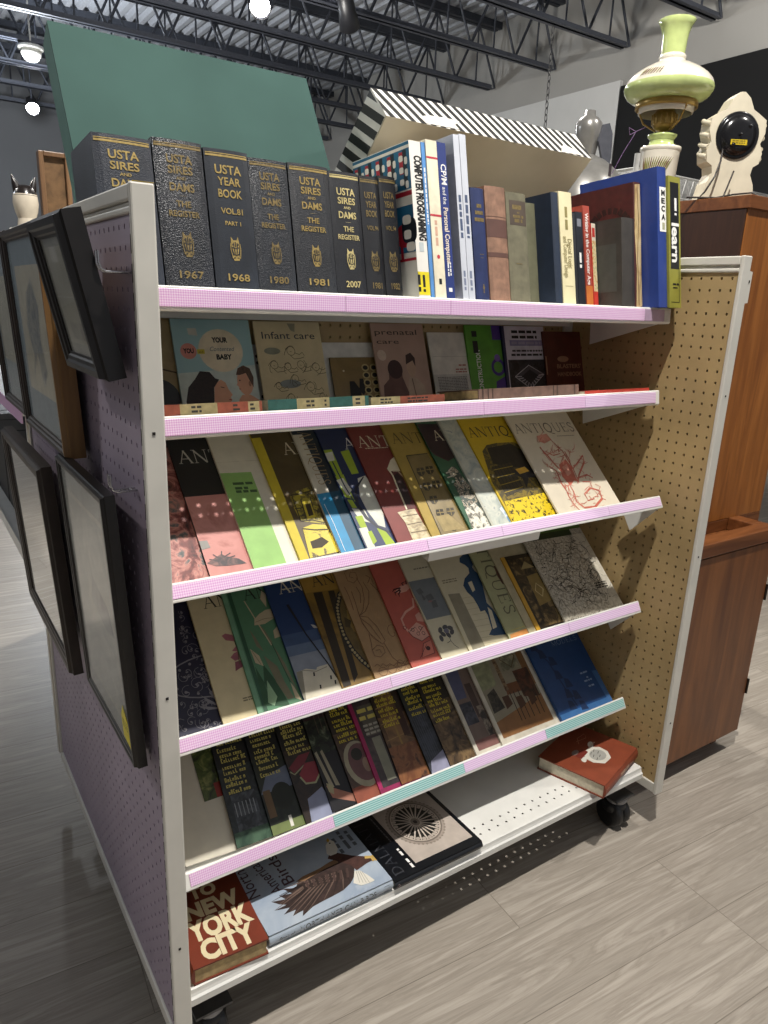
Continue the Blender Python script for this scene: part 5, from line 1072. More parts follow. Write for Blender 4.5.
c6 = lambda A, w, h: (A.rect(w*.05, h*.3, w*.3, h*.8, PIC([(.4, '#4a3220'), (.6, '#84623c')], 14)), A.rect(0, 0, w*.4, h*.3, PIC([(.4, '#6b3f24'), (.55, '#8a5a36'), (.7, '#3a2419')], 26, 5, 1)), [A.stroke([(w*.02, h*v), (w*.3, h*(v+.02))], .002, M('#9a7c4e', .5)) for v in (.36, .5, .64, .78)], A.stroke([(w*.2, h*.3), (w*.16, h*.9)], .005, M('#94763f', .5)), A.rect(w*.27, h*.36, w*.36, h*.6, M('#3c2116', .5)))
c7 = lambda A, w, h: (A.rect(0, 0, w, h*.55, PIC([(.4, '#1a1c22'), (.6, '#3a3f4a')], 24)), [A.stroke([(w*(.04+.03*i), h*.1), (w*(.02+.03*i), h*.52)], .0012, M('#4b505c', .5)) for i in range(7)], A.poly([(0, 0), (w*.06, h*.1), (w*.3, h*.16), (w*.3, 0)], M('#8e8ea5', .5)), A.rect(w*.0, h*.55, w*.12, h, M('#2b2e28', .5)))
c8 = lambda A, w, h: (A.rect(0, 0, w, h*.5, PIC([(.35, '#2b2016'), (.5, '#5c4830'), (.62, '#7d6544'), (.75, '#2e2418')], 36, 5, .8)),)
def c10(A, w, h):
    A.rect(0, 0, w, h, M('#cfc8b8', .45)); A.rect(w*.055, h*.03, w*.97, h*.99, PIC([(.3, '#5c4d44'), (.6, '#76645a')], 10)); A.poly([(w*.055, h*.5), (w*.055, h*.99), (w*.3, h*.99), (w*.22, h*.5)], M('#565a78', .45, var=.1)); A.rect(w*.06, h*.26, w*.25, h*.46, PIC([(.4, '#20222c'), (.6, '#4a4c58')], 40)); A.rect(w*.26, h*.3, w*.36, h*.62, M('#4a3a34', .5)); A.rect(w*.055, h*.03, w*.4, h*.12, M('#7d5650', .5)); A.rect(w*.3, h*.12, w*.4, h*.4, PIC([(.4, '#2b2420'), (.6, '#8d8070')], 60))
def c11(A, w, h):
    wd = M('#8a6038', .45, var=.08); A.rect(0, 0, w, h, M('#cfc8b8', .45)); u0, u1, v0, v1 = .055, .93, .05, .99
    A.rect(w*u0, h*v0, w*u1, h*v1, M('#8d8672', .5, var=.05)); A.poly([(w*u0, h*v0), (w*u0, h*.2), (w*u1, h*.32), (w*u1, h*v0)], wd)
    A.rect(w*u0, h*.86, w*.5, h*.99, M('#3a1a1a', .5)); A.poly([(w*u0, h*.8), (w*.46, h*.86), (w*.46, h*.9), (w*u0, h*.86)], M('#7d5a38', .5)); A.rect(w*.82, h*.42, w*u1, h*.99, M('#7e5a34', .5)); A.poly([(w*.5, h*.62), (w*.78, h*.62), (w*.8, h*.84), (w*.54, h*.88)], PIC([(.4, '#6b6a55'), (.6, '#a5a184')], 40)); A.ring(w*.66, h*.74, w*.13, h*.1, .003, M('#5b4426', .5), 4)
    A.poly([(w*u0, h*.5), (w*.3, h*.52), (w*.36, h*.8), (w*u0, h*.8)], M('#8f9270', .5, var=.15, vs=60)); A.poly([(w*.08, h*.28), (w*.1, h*.46), (w*.24, h*.5), (w*.28, h*.3)], PIC([(.4, '#1b1a16'), (.6, '#4a4438')], 50)); A.poly([(w*.4, h*.4), (w*.42, h*.5), (w*.86, h*.5), (w*.86, h*.4)], M('#6e4426', .5)); A.poly([(w*.64, h*.34), (w*.64, h*.6), (w*.9, h*.6), (w*.9, h*.3)], PIC([(.4, '#2c1a14'), (.6, '#58301f')], 40)); A.rect(w*.4, h*.44, w*.46, h*.9, PIC([(.4, '#4b2f1d'), (.6, '#8f7a5a')], 70))
    for u in (.44, .5, .58, .66, .76, .84): A.stroke([(w*u, h*.14), (w*(u+.01), h*.42)], .0026, M('#2d1c12', .5))
    for u, v in ((.3, .28), (.5, .24), (.7, .24)): A.poly([(w*u, h*v), (w*(u+.12), h*(v+.03)), (w*(u+.11), h*(v+.12)), (w*u, h*(v+.12))], M('#4c2f1c', .5))
def c12(A, w, h):
    A.rect(0, 0, w, h, M('#1f467a', .38, var=.05)); ZI = (440, 620, 3.49); p, q = A.z(ZI, [(392, 92), (478, 68)]); A.serif('MODELS', p[0], p[1], .014, M('#7d94b2', .5), math.hypot(q[0]-p[0], q[1]-p[1]), math.degrees(math.atan2(q[1]-p[1], q[0]-p[0]))); A.rect(0, 0, w, h*.06, M('#3a6aa0', .4)); d = M('#173056', .45)
    for i, (u, v) in enumerate(((.1, .8), (.18, .7), (.3, .6), (.28, .45), (.38, .34), (.3, .24), (.42, .2), (.26, .12), (.45, .08))): A.poly([(w*(u-.05), h*(v-.05)), (w*(u-.02), h*(v+.05)), (w*(u+.05), h*(v+.03)), (w*(u+.08), h*(v-.06))], d)
    A.stroke([(w*.04, h*.95), (w*.12, h*.76), (w*.24, h*.6), (w*.3, h*.3), (w*.36, h*.08)], .004, d); [A.lines(*A.z(ZI, [(x, y)])[0], l, .0045, 1, M('#8fa5c2', .5)) for x, y, l in ((490, 190, .03), (512, 203, .008), (505, 217, .035), (520, 234, .022))]; A.zp(ZI, [(528, 178), (556, 172), (620, 290), (598, 300)], M('#3f6a9f', .4))  # last, a lighter strip paints the light falling along the right edge
mag('plain white magazine lying beneath the leftmost dark text magazine', 2, .082, .20, .27, M('#cfc9b8', .5, var=.03), None, rot=-3, group=G5, lift=0, s0=.002, roll=.03)
mag('thin dark pamphlet standing against the left corner post', 2, .040, .04, .22, M('#2a2320', .5), None, group=G5, name='pamphlet', cat='pamphlet', roll=.02)
mag('small green and red pamphlet on the white magazine', 2, .148, .065, .13, M('#2e3a1e', .45), lambda A, w, h: (A.rect(0, 0, w, h, PIC([(.35, '#20240f'), (.5, '#4a5a26'), (.65, '#8b8a52'), (.75, '#2a1d14')], 45)), A.rect(w*.4, 0, w, h*.22, M('#8a2a22', .5))), group=G5, s0=.112, lift=.0066, th=.002, roll=.03, name='pamphlet', cat='pamphlet')
TM = 'dark magazine with yellow cover lines, %s'
for lab, x, art, cov, rot, w in (
    (TM % 'picturing an old columned house', .181, text_mag(1, 10, ('#15171a', '#14181a', '#22282a', '#3a4244'), c0), '#15171a', -2, .2),
    (TM % 'picturing a tree and white figure on a lawn', .256, text_mag(2, 9, ('#101214', '#10140f', '#1c2218', '#2a3020'), c1), '#101214', -1, .2),
    (TM % 'picturing watermelon slices', .329, text_mag(3, 7, ('#15130f', '#1a1510', '#2c2018', '#3a2a20'), c2), '#15130f', 0, .2),
    ('near-black magazine with white candles and dark greenery', .392, c3, '#17151a', -1, .2),
    (TM % 'picturing a round plate', .451, text_mag(5, 8, ('#2a2018', '#2a1d18', '#48352a', '#5c4636'), c4), '#2a2018', 0, .2),
    ('magazine with a bright magenta spine edge', .512, c5, '#a2205a', 0, .2),
    (TM % 'picturing a bunk-bed-like ladder in a wooden room', .568, text_mag(7, 8, ('#33241a', '#3a281a', '#5a4028', '#7a5a3a'), c6), '#33241a', -1, .2),
    (TM % 'picturing a grey waterfall', .650, text_mag(8, 7, ('#1b1e1a', '#1a1c22', '#2a2e38', '#3c404a'), c7), '#1b1e1a', 0, .2),
    (TM % 'picturing a brown thicket, left of the purple-blue room', .706, text_mag(9, 10, ('#241d14', '#2b2016', '#4a3a26', '#6a5438'), c8), '#241d14', 0, .2),
    ('white-bordered magazine with a purple-blue room interior', .786, c10, '#cfc8b8', 0, .2),
    ('white-bordered magazine with a country kitchen interior, left of the blue book', .868, c11, '#cfc8b8', 0, .212)):
    mag(lab, 2, x, w, .272, M(cov, .42), art, rot=rot, group=G5, th=.004)
mag('blue hardback with a darker ship-like shape, right end of the lowest rack', 2, 1.080, .205, .26, M('#24518a', .38), c12, th=.009, rot=0, group=None, name='book', cat='book', roll=.03)

# ------------------------------------------------------------------ books on the base deck
def deck_book(label, x, y, rot, w, d, th, cover, pages, top=None, spine=None, side='front', hard=True, name='book', zz=None):
    root = thing(name, label, 'book', (x, y, BZ+.0008 if zz is None else zz), rotz=R(rot))
    c = .0028 if hard else .0007; m = MB(); q = .003 if hard else .0006; b = .005
    if side == 'front': sp = [(0, 0)]
    # spine outline bulges a little
    N = 6; arc = [(-b*math.sin(math.pi*i/N)**.7 if 0 < i < N else 0, c+(th-2*c)*i/N) for i in range(N+1)]
    m.box(0, 0, 0, w, d, c, cover); m.box(0, 0, th-c, w, d, th, cover)
    out = [(0, 0)]+[(a, z) for a, z in arc]+[(0, th)]; inn = [(.0024, th-c), (.0024-b*.0, th*.5), (.0024, c)]
    if side == 'front':
        m.prism([(a, z) for a, z in out+inn], 0, w, cover, 0, False); P = lambda u, v, e: Vector((u, -b*math.sin(math.pi*min(max((v-c)/(th-2*c), 0), 1))**.7-e, v)); sw = w
    else:
        m.prism([(a, z) for a, z in out+inn], 0, d, cover, 1, False); P = lambda u, v, e: Vector((-b*math.sin(math.pi*min(max((v-c)/(th-2*c), 0), 1))**.7-e, d-u, v)); sw = d
    if spine: spine(Art(m, P), sw, th)
    o_ = Vector((x, y, root.location.z+th)); cr, sr = math.cos(R(rot)), math.sin(R(rot))
    def inv(px, py): e = on(px, py, o_, Vector((0, 0, 1)))-o_; return e.x*cr+e.y*sr, -e.x*sr+e.y*cr
    if top: top(Art(m, lambda u, v, e: Vector((u, v, th+e)), (0, 0, w, d), inv), w, d)
    m.build('cover', root, bevel=0)
    m = MB()
    if side == 'front': m.box(q, .0026, c+.0001, w-q, d-q, th-c-.0001, pages)
    else: m.box(.0026, q, c+.0001, w-q, d-q, th-c-.0001, pages)
    m.build('pages', root); return root
CRM2 = M('#ddd0aa', .5, var=.03)
def nyc(A, w, h):
    A.rect(0, 0, w, h, M('#743220', .45, var=.08, vs=25))
    for t, v, hh, fw, u in (('TO', .615, .115, .38, .47), ('NEW', .43, .15, .76, .52), ('YORK', .225, .185, .86, .52), ('CITY', .035, .175, .72, .52)): A.text(t, w*u, h*v, h*hh, CRM2, w=w*fw, bold=.05)
deck_book('rust-red hardback with large cream lettering on its cover, left end of the base shelf', .050, .047, -3.5, .140, .25, .036, M('#743220', .45, var=.08, vs=25), PAGEOLD, nyc, None, 'left')
def birds(A, w, h):
    Z = ZK; A.rect(0, 0, w, h, PIC([(.3, '#b9c3cc'), (.5, '#a6b2c0'), (.65, '#98a6b8'), (.8, '#c6cdd2')], 9, 4, .8)); k = M('#4b3038', .5); d = M('#3a2a26', .55, var=.2, vs=80); l = M('#8a6a4e', .55, var=.1); wt = M('#dcd8cc', .5, var=.04)
    for t, a, b in (('North', (152, 345), (82, 232)), ('American', (252, 318), (128, 190)), ('Birds', (298, 282), (212, 168))):
        q, r = A.z(Z, [a, b]); L = math.hypot(r[0]-q[0], r[1]-q[1]); A.text(t, q[0], q[1], .026, k, w=L, rot=math.degrees(math.atan2(r[1]-q[1], r[0]-q[0])), align='L', bold=.005)
    for (x, y), l_ in (((512, 160), .05), ((540, 140), .06), ((565, 125), .05)): q = A.z(Z, [(x, y)])[0]; A.lines(q[0], q[1], l_, .008, 1, M('#5d6268', .5), 90)
    wing = [(310, 290), (332, 268), (380, 240), (430, 215), (480, 190), (530, 182), (552, 215), (552, 262), (536, 292), (505, 322), (460, 347), (420, 367), (375, 392), (352, 414), (332, 432), (334, 408), (318, 416), (290, 432), (302, 405), (280, 414), (252, 426), (276, 396), (250, 402), (212, 409), (262, 384), (232, 382), (198, 372), (258, 360), (232, 346), (285, 335), (245, 316), (302, 312)]
    A.zp(Z, wing, d)
    for i in range(22):
        t = i/21; tip = wing[8+int(t*22)] if 8+int(t*22) < len(wing) else wing[-1]; root_ = (500-130*t, 235+45*t)
        A.zs(Z, [root_, ((root_[0]+tip[0])/2+4, (root_[1]+tip[1])/2-6), tip], [.004, .003, .0006], M('#6d5a50', .5, var=.1) if i % 2 else M('#231815', .5))
    for i in range(14): t = i/13; A.zs(Z, [(330+190*t, 288-60*t), (345+180*t, 318-50*t)], .005, M('#4d3a35', .5, var=.1) if i % 2 else M('#2d201c', .5))
    A.zp(Z, [(302, 287), (330, 264), (400, 231), (442, 204), (472, 189), (484, 204), (420, 234), (340, 283)], l)
    A.zp(Z, [(438, 188), (444, 170), (480, 163), (540, 174), (600, 178), (645, 186), (604, 208), (562, 238), (538, 216), (480, 198)], M('#492e28', .55, var=.2, vs=90))
    A.zp(Z, [(434, 168), (429, 132), (444, 106), (464, 114), (482, 145), (476, 166), (450, 176)], wt); A.zp(Z, [(446, 108), (436, 100), (432, 112), (440, 120)], M('#c9a13e', .5)); q = A.z(Z, [(447, 122)])[0]; A.ell(q[0], q[1], .002, .002, INK)
    A.zp(Z, [(552, 240), (575, 238), (606, 255), (640, 280), (620, 290), (582, 302), (548, 292)], wt)
    for i in range(4): A.zs(Z, [(560+8*i, 242), (575+14*i, 290)], .0012, M('#a9a498', .5))
    gd = M('#c2a25c', .5); A.zs(Z, [(596, 182), (626, 180), (650, 192)], .008, gd); A.zs(Z, [(624, 180), (642, 166)], .005, gd); A.zs(Z, [(624, 182), (634, 198)], .004, gd)
def birdsp(A, w, h):
    A.rect(0, h*.08, w, h*.92, M('#a9b1b6', .45)); g = M('#4f4e49', .4, .2); A.text('Book of', w*.13, h*.33, h*.3, g, w=w*.12, shear=.3); A.text('NORTH AMERICAN BIRDS', w*.54, h*.28, h*.46, g, w=w*.62); A.rect(w*.92, h*.25, w*.965, h*.75, INK)
deck_book('large pale blue hardback with an eagle spreading its wing on the cover', .196, .051, -1.2, .277, .245, .026, M('#a7b3bf', .4), PAGEW, birds, birdsp)
def dalm(A, w, h):
    A.rect(0, 0, w, h, M('#0d1016', .3)); gy = M('#3f4147', .4); st = M('#b9ada2', .5, var=.06)
    A.serif('DALMATIA', w*.14, h*.05, w*.095, gy, h*.9, rot=90); A.lines(w*.255, h*.06, h*.15, w*.024, 1, WHT, 90); A.lines(w*.255, h*.24, h*.10, w*.024, 1, WHT, 90); A.lines(w*.25, h*.45, h*.4, w*.014, 1, M('#6a6a6e', .4), 90)
    A.rect(w*.285, h*.09, w*.955, h*.97, st); cu, cv = w*.60, h*.56
    A.ell(cu, cv, w*.275, h*.335, M('#74695f', .5)); A.ring(cu, cv, w*.265, h*.32, .007, M('#a1958a', .5)); A.ell(cu, cv, w*.225, h*.275, M('#17140f', .5))
    for i in range(22): a = 2*math.pi*i/22; A.stroke([(cu+w*.04*math.cos(a), cv+h*.05*math.sin(a)), (cu+w*.22*math.cos(a), cv+h*.27*math.sin(a))], .0034, M('#c9bdb0', .5)); A.ell(cu+w*.205*math.cos(a+.143), cv+h*.252*math.sin(a+.143), .0052, .0052, M('#b3a79b', .5), 0, 8)
    A.ring(cu, cv, w*.23, h*.28, .003, M('#c2b5a8', .5)); A.ell(cu, cv, w*.045, h*.055, M('#8d8177', .5)); A.ell(cu, cv, w*.02, h*.025, M('#3a332d', .5))
    for i in range(44): a = 2*math.pi*i/44; A.ell(cu+w*.272*math.cos(a), cv+h*.33*math.sin(a), .003, .003, M('#8d8176', .5), 0, 6)
deck_book('black glossy hardback with a stone rose window on its cover', .477, .041, -.6, .236, .225, .02, M('#0d1016', .3), PAGEW, dalm, lambda A, w, h: (A.lines(w*.42, h*.35, w*.2, h*.3, 1, M('#55575c', .4)), A.ell(w*.03, h*.5, .004, .004, M('#8a7a7a', .5))))
def rust(A, w, h):
    sc_ = lambda u, v: (w*(.52+(u-.56)*1.35), h*(.38+(v-.33)*1.35))
    w_ = M('#d8d4c8', .5, var=.05); g = M('#a8a79f', .5); k = M('#4a4642', .5)
    A.poly([sc_(.42, .30), sc_(.48, .20), sc_(.6, .19), sc_(.68, .27), sc_(.69, .37), sc_(.63, .45), sc_(.50, .45), sc_(.43, .39)], w_); A.ell(*sc_(.41, .40), w*.045*1.35, h*.03*1.35, w_, 30); A.ell(*sc_(.46, .46), w*.04*1.35, h*.03*1.35, w_); A.ell(*sc_(.67, .46), w*.05*1.35, h*.03*1.35, w_, 20); A.ell(*sc_(.56, .32), w*.09*1.35, h*.085*1.35, g)
    for u, v in ((.52, .34), (.6, .33), (.56, .29), (.5, .29), (.6, .38), (.54, .38)): A.stroke([sc_(u-.02, v), sc_(u+.02, v+.012)], .0018, k)
    A.stroke([sc_(.6, .56), sc_(.68, .62), sc_(.8, .6), sc_(.74, .55), sc_(.62, .60)], .0016, M('#c98d78', .5)); A.lines(w*.56, h*.53, w*.2, h*.014, 1, M('#cfa893', .5)); A.rect(w*.3, h*.5, w*.5, h*.6, M('#6f2a20', .5)); A.ell(*sc_(.45, .52), w*.05*1.35, h*.03*1.35, M('#8d7f78', .5))
deck_book('rust-brown hardback lying askew with a white emblem, right end of the base shelf', 1.090, .008, 17, .216, .184, .038, M('#85402a', .45, var=.07, vs=30), PAGE, rust, lambda A, w, h: (A.rect(w*.03, h*.2, w*.09, h*.7, M('#c9a78f', .5)), A.lines(w*.45, h*.4, w*.25, h*.25, 1, M('#c9a78f', .5))))

# ------------------------------------------------------------------ large things standing on top
P0, P1 = at(95, 200, 1, .452), at(330, 168, 1, .505)
g0 = Vector((.05, .372, 1.346)); th_, Lg, wg = .058, .535, .522; sl, cl = math.sin(R(30)), math.cos(R(30))
root = thing('green_panel', 'large teal green box-like panel leaning back behind the black volumes', 'panel', g0)
T = lambda p: Vector((p[0], p[2]*sl+p[1]*cl, p[2]*cl-p[1]*sl))
GRN = M('#3a534e', .8, var=.07, vs=5, spec=.15); m = MB(T); m.box(0, 0, 0, wg, .004, Lg, GRN); m.build('front_face', root)
m = MB(T); gs = M('#567871', .8, var=.06, vs=8, spec=.15)
m.box(0, .004, 0, .006, th_, Lg, gs); m.box(wg-.006, .004, 0, wg, th_, Lg, gs); m.box(.006, .004, Lg-.006, wg-.006, th_, Lg, gs); m.box(.006, .004, 0, wg-.006, th_, .006, gs); m.build('rim', root)
m = MB(T); m.box(.006, th_-.008, .006, wg-.006, th_-.004, Lg-.006, M('#6b6459', .7)); m.build('back_board', root)

b0 = at(386.6, 116, 1, .40); b1 = at(592, 157, 1, .40); wb_ = b1.x-b0.x
root = thing('striped_box', 'shallow box with beige base and black and white striped sides tipped behind the computer books', 'box', (b0.x, .40, b0.z))
k = math.sqrt(.5); T = lambda p: Vector((p[0], p[1]*k+p[2]*k, -p[1]*k+p[2]*k))   # p1 runs down and back, p2 up and back
Lb, hb = .44, .088; bge = M('#b3a994', .55, var=.04, vs=10); bk, wh = M('#1d1c1b', .55, var=.05), M('#d9d7d0', .55, var=.03)
m = MB(T); m.box(0, 0, 0, wb_, Lb, .004, bge); m.build('base_board', root)
def stripes(A, L, h, per=.026, slant=.03, ph=0):
    A.rect(0, 0, L, h, wh); x = -slant-per+ph
    while x < L:
        A.poly([(x, 0), (x+per*.55, 0), (x+per*.55+slant, h), (x+slant, h)], bk); x += per
m = MB(T); m.box(0, 0, .004, wb_, .004, hb, wh); stripes(Art(m, lambda u, v, e: Vector((u, -e, v)), (0, 0, wb_, hb)), wb_, hb, slant=-.035)
A = Art(m, lambda u, v, e: Vector((u, -.0012-e, v))); A.poly([(.10, .002), (.19, .004), (.185, .018), (.205, .034), (.17, .036), (.12, .032), (.09, .02)], M('#e4dfd2', .5)); A.poly([(.50, .0), (.58, .004), (.56, .02), (.53, .034), (.515, .02)], M('#e4dfd2', .5))
m.build('side_wall', root)
for xa, sg in ((0, -1), (wb_-.004, 1)):
    m = MB(T); m.box(xa, .004, .004, xa+.004, Lb-.004, hb, wh); xx = xa if sg < 0 else xa+.004
    stripes(Art(m, lambda u, v, e: Vector((xx+sg*e, u, v)), (.004, .004, Lb-.004, hb)), Lb, hb, .034, .03); m.build('side_wall', root)
m = MB(T); m.box(0, Lb-.004, .004, wb_, Lb, hb, wh); m.build('side_wall', root)

# grey shade-like metal piece behind the box
gm = M('#8b8985', .28, .45, var=.06)
gp = at(578, 230, 1, .95); root = thing('metal_shade', 'grey metal shade with a bottle-shaped neck behind the striped box', 'lamp shade', (gp.x, .95, gp.z))
m = MB(); m.lathe([(.175, 0), (.174, .03), (.164, .09), (.142, .145), (.108, .19), (.068, .222), (.03, .24)], gm, 36, cap=False); m.lathe([(.17, .0), (.157, .09), (.03, .235)], M('#55524e', .5), 36, cap=False); m.build('bell', root)
zs_ = at(581, 128, 1, .95).z-gp.z; m = MB(); m.lathe([(.03, .235), (.036, zs_-.05), (.042, zs_-.025), (.0455, zs_), (.042, zs_+.022), (.03, zs_+.036), (.019, zs_+.042), (.018, zs_+.058), (.0, zs_+.060)], gm, 28, (-.0, 0, 0)); m.build('neck', root)
m = MB(); m.prism([(.0, zs_-.04), (.018, zs_+.012), (.046, zs_+.02), (.066, zs_-.01), (.072, zs_-.085), (.058, zs_-.135), (.03, zs_-.10)], -.05, -.042, M('#60626a', .35, .3), 1); m.build('flap', root)
m = MB(); m.tube([(0, 0, -gp.z+.02), (0, 0, .1)], .009, gm, 10); m.lathe([(.14, -gp.z), (.14, -gp.z+.015), (.012, -gp.z+.03)], gm, 28); m.build('stand', root)

# ------------------------------------------------------------------ pictures hanging on the left end panel
def frame(name, label, yb, zb, tau, w, h, d, rail, railmat, content, glass=True, cat='picture frame', xb=-.004, prof=None, tagmark=False, side=None, lips=None):
    """hung on the outer face of the end panel: u runs towards the viewer, v up, n out"""
    t = R(tau); st, ct = math.sin(t), math.cos(t)
    root = thing(name, label, cat, (xb, yb+w, zb))
    T = lambda p: Vector((-p[1]*st-p[2]*ct, -p[0], p[1]*ct-p[2]*st))
    m = MB(T); r = rail; lp = prof or [(0, 0), (0, d*.7), (.12*r, d*.78), (.2*r, d), (.5*r, d), (.62*r, d*.93), (.8*r, d*.9), (.88*r, d*.82), (r, d*.8), (r, 0)]
    for i, (ax, rev) in enumerate((('b', 0), ('t', 1), ('l', 0), ('r', 1))):
        vs = []; 
        for e in (0, 1):
            for a, n in lp:
                if ax in 'bt': u = a if e == 0 else w-a; v = a if ax == 'b' else h-a
                else: v = a if e == 0 else h-a; u = a if ax == 'l' else w-a
                vs.append((u, v, n))
        kk = len(lp); mt = (side if ax == 'r' and side else railmat)
        m.add(vs, [(q, (q+1) % kk, kk+(q+1) % kk, kk+q) for q in range(kk)], mt)
    m.build('frame_molding', root)
    n0 = d*.72
    m = MB(T); m.box(r*.8, r*.8, n0-.003, w-r*.8, h-r*.8, n0, M('#b9b4a8', .6)); 
    content(Art(m, lambda u, v, e: Vector((r*.8+u, r*.8+v, n0+e)), (0, 0, w-1.6*r, h-1.6*r)), w-1.6*r, h-1.6*r)
    m.build('picture', root)
    if glass: m = MB(T); m.box(r*.9, r*.9, n0+.0014, w-r*.9, h-r*.9, n0+.0022, paneglass()); m.build('glass', root)
    m = MB(T); m.box(r*.5, r*.5, .001, w-r*.5, h-r*.5, .003, M('#6a5a48', .8)); m.build('backing', root)
    if tagmark: m = MB(T); a = Art(m, lambda u, v, e: Vector((u, v, n0+.0024+e))); a.poly([(w-r-.045, r+.012), (w-r-.004, r+.006), (w-r-.006, r+.05), (w-r-.03, r+.075), (w-r-.045, r+.05)], M('#e0cf1e', .5)); a.lines(w-r-.04, r+.045, .03, .003, 3, M('#8d8420', .5)); m.build('price_sticker', root)
    return root
BLKF = M('#191615', .35, var=.12); DKBR = M('#2e241d', .4, var=.15, vs=30); GREY = M('#8d8a84', .5)
def etch(A, w, h):
    A.rect(0, 0, w, h, M('#8f9088', .5)); A.rect(w*.12, h*.12, w*.88, h*.9, PIC([(.3, '#8d8c7c'), (.6, '#a09e90'), (.8, '#77786e')], 14)); A.rect(w*.3, h*.78, w*.55, h*.9, M('#b9b8b0', .5)); A.rect(w*.1, h*.5, w*.9, h*.51, M('#b5b4aa', .5)); A.rect(w*.3, h*.16, w*.86, h*.3, PIC([(.4, '#6b6a60'), (.6, '#8d8b7e')], 40))
def wash(A, w, h):
    A.rect(0, 0, w, h, M('#9d9f9a', .5)); A.rect(w*.1, h*.09, w*.9, h*.91, M('#b5b3a8', .5)); A.rect(w*.12, h*.11, w*.88, h*.89, PIC([(.3, '#b1b1a6'), (.5, '#8f928c'), (.65, '#a7a79d'), (.8, '#5e6364')], 9, 5, .8)); A.poly([(w*.4, h*.5), (w*.5, h*.62), (w*.8, h*.56), (w*.88, h*.46), (w*.7, h*.44)], PIC([(.4, '#5d6265'), (.6, '#8b8e8b')], 18))
def floral(A, w, h):
    A.rect(0, 0, w, h, M('#75858d', .5)); A.rect(w*.16, h*.2, w*.9, h*.86, M('#b3ad98', .5)); A.poly([(w*.3, h*.24), (w*.42, h*.4), (w*.32, h*.55), (w*.42, h*.72), (w*.6, h*.8), (w*.72, h*.66), (w*.66, h*.5), (w*.74, h*.34), (w*.6, h*.24), (w*.52, h*.42)], PIC([(.4, '#6d7172'), (.52, '#9a998c'), (.65, '#565c62')], 30, 5, 1))
def pale(A, w, h): A.rect(0, 0, w, h, M('#8b979d', .5)); A.rect(w*.1, h*.26, w*.9, h*.8, M('#aba896', .5))
frame('picture_frame', 'small dark wide-moulded frame hanging highest, next to the white corner post', .045, 1.240, 11.7, .205, .210, .034, .028, BLKF, etch)
frame('picture_frame', 'black framed soft grey picture with a yellow sticker in its corner', .058, .640, 2.95, .315, .440, .020, .016, BLKF, wash, tagmark=True)
MIR = M('#dfe3e6', .02, 1, var=0)
frame('wall_mirror', 'dark framed mirror reflecting the floor, behind the black framed grey picture', .455, .615, 3.4, .47, .425, .026, .030, DKBR, lambda A, w, h: A.rect(0, 0, w, h, MIR), glass=False, cat='mirror', xb=-.014)
frame('picture_frame', 'brown wooden frame with a floral print, partly behind the small dark frame', .325, 1.078, 2.6, .385, .375, .034, .022, DKBR, floral, side=wood('#6b4a28', '#94703f', 1, 'Z'))
frame('picture_frame', 'brown wooden frame beyond the floral print one, at the far edge of the lavender panel', .716, 1.090, 2.6, .29, .365, .034, .022, DKBR, pale)
# peg hooks
MET = M('#b5b5b8', .25, .9, var=0)
for lab, y, z, L in (('silver peg hook behind the top corner of the small dark frame', .030, 1.372, .034), ('silver peg hook behind the top corner of the black framed grey picture', .060, 1.083, .030)):
    root = thing('peg_hook', lab, 'hook', (0, y, z)); m = MB()
    for s in (0, .012): m.tube([(.006, s, 0), (-L*.75, s, 0), (-L*.92, s, .003), (-L, s, .010), (-L, s, .024)], .0015, MET, 8)
    m.tube([(-.002, 0, 0), (-.002, .012, 0)], .0015, MET, 8); m.build('wire_hook', root)

# ------------------------------------------------------------------ second display unit beyond, its shelves facing left
root = thing('shelving_unit', 'white display unit with pink lip strips continuing beyond the lavender panel, far left', 'shelving unit', (0, 1.0, 0))
m = MB(); m.box(.40, 0, .09, .43, 1.2, 1.40, WHITE); m.box(.0, .01, .09, .43, .03, 1.40, WHITE) if False else m.box(.005, .02, .09, .025, .04, 1.40, WHITE); m.build('upright', root)
m = MB(); m.box(.40, .0, .11, .405, 1.2, 1.4, TAN); m.build('back_panel', root)
for z, strip in ((.705, WHITE2), (1.06, PINK), (1.38, WHITE2)):
    m = MB(); m.box(-.03 if z < .8 else -.005, 0, z-.012, .40, 1.2, z, WHITE2); sh = m.build('shelf', root)
    x = -.03 if z < .8 else -.005
    m = MB(); m.box(x-.004, 0, z-.03, x, 1.2, z+.004, strip); m.build('price_strip', sh)
bxm = M('#16181b', .6)  # black boxes added to darken the far shelf
m = MB(); m.box(-.13, -.10, 0, .13, .10, .19, bxm); bx0 = m.build('added_lidded_box', bevel=.006); m = MB(); m.box(-.136, -.106, .19, .136, .106, .225, M('#1f2226', .5)); m.build('lid', bx0, bevel=.006)
for i in range(5):
    o = bx0 if i == 0 else bx0.copy()
    if i:
        C.objects.link(o)
        for ch in list(bx0.children): c = ch.copy(); C.objects.link(c); c.parent = o
    o.location = (.13, 1.158+.216*i, .7062); tag(o, 'added black lidded box darkening the far unit, left of the mirror', 'box', 'added black boxes on the far unit')
